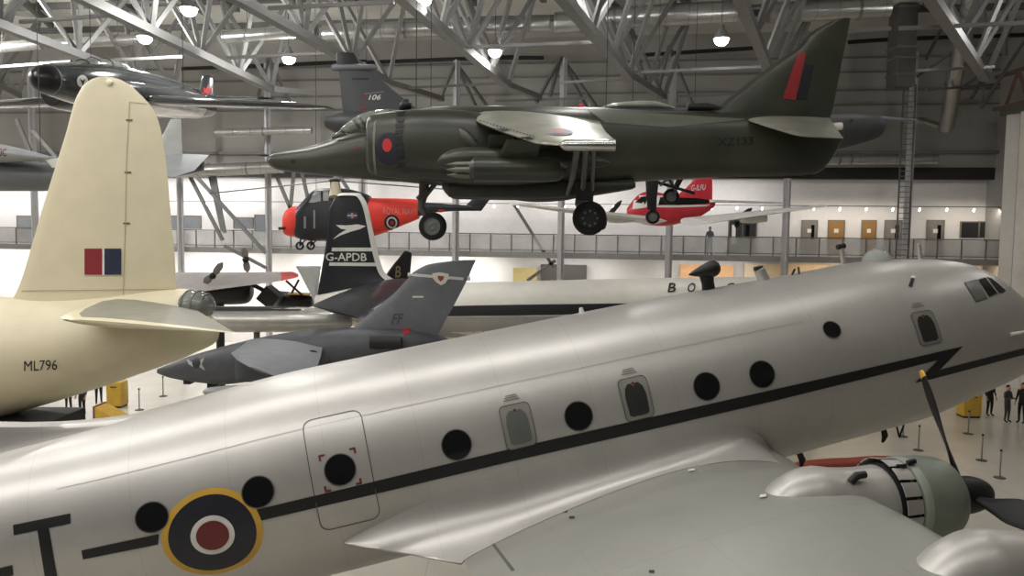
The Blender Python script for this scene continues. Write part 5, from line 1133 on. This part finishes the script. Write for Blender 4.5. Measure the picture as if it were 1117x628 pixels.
# ================================================================== PEOPLE
def person(loc, h, yaw, lab, top, bot, pose='stand', hair=hairm, arms=None):
    """one skinned body; clothing colours by region of that one surface, hair a child"""
    k = h/1.75
    J = {'pel': (0, 0, .95), 'wai': (0, .01, 1.1), 'che': (0, .01, 1.32), 'nek': (0, 0, 1.48), 'hd0': (0, -.02, 1.57), 'hd1': (0, -.015, 1.69)}
    R = {'pel': (.15, .115), 'wai': (.14, .1), 'che': (.165, .115), 'nek': (.055, .055), 'hd0': (.07, .085), 'hd1': (.068, .08)}
    E = [('pel', 'wai'), ('wai', 'che'), ('che', 'nek'), ('nek', 'hd0'), ('hd0', 'hd1')]
    arms = arms or {1: ((.235, .03, 1.14), (.25, -.06, .92), (.25, -.09, .83)), -1: ((.235, .03, 1.14), (.25, -.06, .92), (.25, -.09, .83))}
    for s in (1, -1):
        n = 'l' if s > 0 else 'r'; st = .04*s if pose == 'walk' else 0
        pts = {'hip': ((.09*s, 0, .88), (.088, .095)), 'kne': ((.1*s, -.02-st*2, .5), (.058, .062)), 'ank': ((.11*s, .02-st, .09), (.038, .042)), 'toe': ((.12*s, -.15-st, .035), (.042, .032)), 'sho': ((.18*s, .01, 1.40), (.062, .06))}
        a = arms[s]; pts['elb'] = ((a[0][0]*s, a[0][1], a[0][2]), (.043, .043)); pts['wri'] = ((a[1][0]*s, a[1][1], a[1][2]), (.028, .03)); pts['han'] = ((a[2][0]*s, a[2][1], a[2][2]), (.026, .038))
        for q, (c, r) in pts.items(): J[n+q] = c; R[n+q] = r
        E += [('pel', n+'hip'), (n+'hip', n+'kne'), (n+'kne', n+'ank'), (n+'ank', n+'toe'), ('che', n+'sho'), (n+'sho', n+'elb'), (n+'elb', n+'wri'), (n+'wri', n+'han')]
        hx = V3(J[n+'han']); fd = (hx-V3(J[n+'wri'])).normalized()
        for f, off in enumerate((-.028, -.010, .010, .027)):
            b = hx+V3((0, off, 0))+fd*.03; L = (.065, .075, .07, .055)[f]
            J[n+'f%d' % f] = tuple(b); J[n+'g%d' % f] = tuple(b+fd*L+V3((-.018*s, -.01, 0))); R[n+'f%d' % f] = (.0095, .0095); R[n+'g%d' % f] = (.007, .007)
            E += [(n+'han', n+'f%d' % f), (n+'f%d' % f, n+'g%d' % f)]
        b = hx+V3((-.01*s, -.035, 0)); J[n+'t0'] = tuple(b); J[n+'t1'] = tuple(b+fd*.05+V3((0, -.03, 0))); R[n+'t0'] = (.011, .011); R[n+'t1'] = (.008, .008); E += [(n+'han', n+'t0'), (n+'t0', n+'t1')]
    J['nos'] = (0, -.115, 1.615); R['nos'] = (.014, .016); E.append(('hd0', 'nos'))
    for s in (1, -1): J['ear%d' % s] = (.085*s, .0, 1.625); R['ear%d' % s] = (.012, .022); E.append(('hd0', 'ear%d' % s))
    names = list(J); ix = {n: i for i, n in enumerate(names)}
    me = bpy.data.meshes.new('b'); me.from_pydata([V3(J[n])*k for n in names], [(ix[a], ix[b]) for a, b in E], [])
    o = bpy.data.objects.new('b', me); COL.objects.link(o)
    sk = o.modifiers.new('s', 'SKIN'); 
    if not me.skin_vertices: 
        bpy.context.view_layer.objects.active = o
    sd = me.skin_vertices[0].data if me.skin_vertices else None
    if sd:
        for i, n in enumerate(names): sd[i].radius = (R[n][0]*k, R[n][1]*k)
        sd[0].use_root = True
    ss = o.modifiers.new('u', 'SUBSURF'); ss.levels = 2; ss.render_levels = 2
    upd(); ev = o.evaluated_get(bpy.context.evaluated_depsgraph_get()); m2 = ev.to_mesh()
    M = Matrix.Translation(loc) @ Matrix.Rotation(yaw, 4, 'Z')
    vs = [v.co.copy() for v in m2.vertices]; fs = [tuple(p.vertices) for p in m2.polygons]; ev.to_mesh_clear(); bpy.data.objects.remove(o)
    z0 = min(v.z for v in vs); vs = [V3((v.x, v.y, v.z-z0)) for v in vs]
    mids = []
    for f in fs:
        c = sum((vs[i] for i in f), V3())/len(f)/k; ax = abs(c.x)
        hand = ax > .17 and any((c-V3((J[n+'han'][0], J[n+'han'][1], J[n+'han'][2]))).length < .12 for n in 'lr')
        if c.z > 1.5 or hand: mids.append(0)
        elif c.z < .1: mids.append(3)
        elif c.z < .97 and ax < .21: mids.append(2)
        else: mids.append(1)
    t = make('person', ([M @ v for v in vs], fs), [skin, top, bot, blackm], None, mids=mids, label=lab, cat='person')
    hz = 1.665*k
    ring = []
    hv, hf = ball((0, .012*k, hz), .083*k, .098*k, .095*k, 16, 10)
    hv2 = [v for v in hv]; fs2 = [f for f in hf if (sum(hv2[i].z for i in f)/len(f) > hz+.03*k) or (sum(hv2[i].y for i in f)/len(f) > .03*k and sum(hv2[i].z for i in f)/len(f) > hz-.06*k)]
    make('hair', ([M @ v for v in hv2], fs2), hair, t)
    return t
hold = {1: ((.23, -.02, 1.14), (.12, -.26, 1.16), (.07, -.32, 1.18)), -1: ((.23, -.02, 1.14), (.12, -.26, 1.16), (.07, -.32, 1.18))}
phone = {1: ((.25, -.12, 1.2), (.14, -.3, 1.42), (.1, -.34, 1.48)), -1: ((.235, .03, 1.14), (.25, -.06, .92), (.25, -.09, .83))}
pp = Pz(767, 277, BZ)
person(V3((pp.x, W(pp.dot(UX), -3.4, 0).y, BZ)), 1.72, radians(-10), 'person in blue-grey top and dark trousers standing at the gallery railing', cl_blue, cl_black, arms=hold)
person(Pz(1079, 453, 0), 1.74, radians(10), 'person in black at the transport nose, head hidden behind the fuselage', cl_black, cl_black)
person(Pz(1098, 460, 0), 1.66, radians(20), 'person in grey top with hands held in front, between two taller visitors', cl_grey, cl_grey, arms=hold)
person(Pz(1114, 461, 0), 1.8, radians(-60), 'person in black raising a hand to take a photograph at the right edge', cl_black, cl_black, arms=phone)
person(Pz(75, 447, 0), 1.72, radians(15), 'person in dark trousers under the flying boat, furthest from the yellow box', cl_navy, cl_black, 'walk')
person(Pz(90, 453, 0), 1.74, radians(-15), 'person in black trousers under the flying boat, in the middle of three', cl_grey, cl_black)
person(Pz(108, 440, 0), 1.7, radians(30), 'person in black trousers right beside the yellow box under the flying boat', cl_black, cl_black)
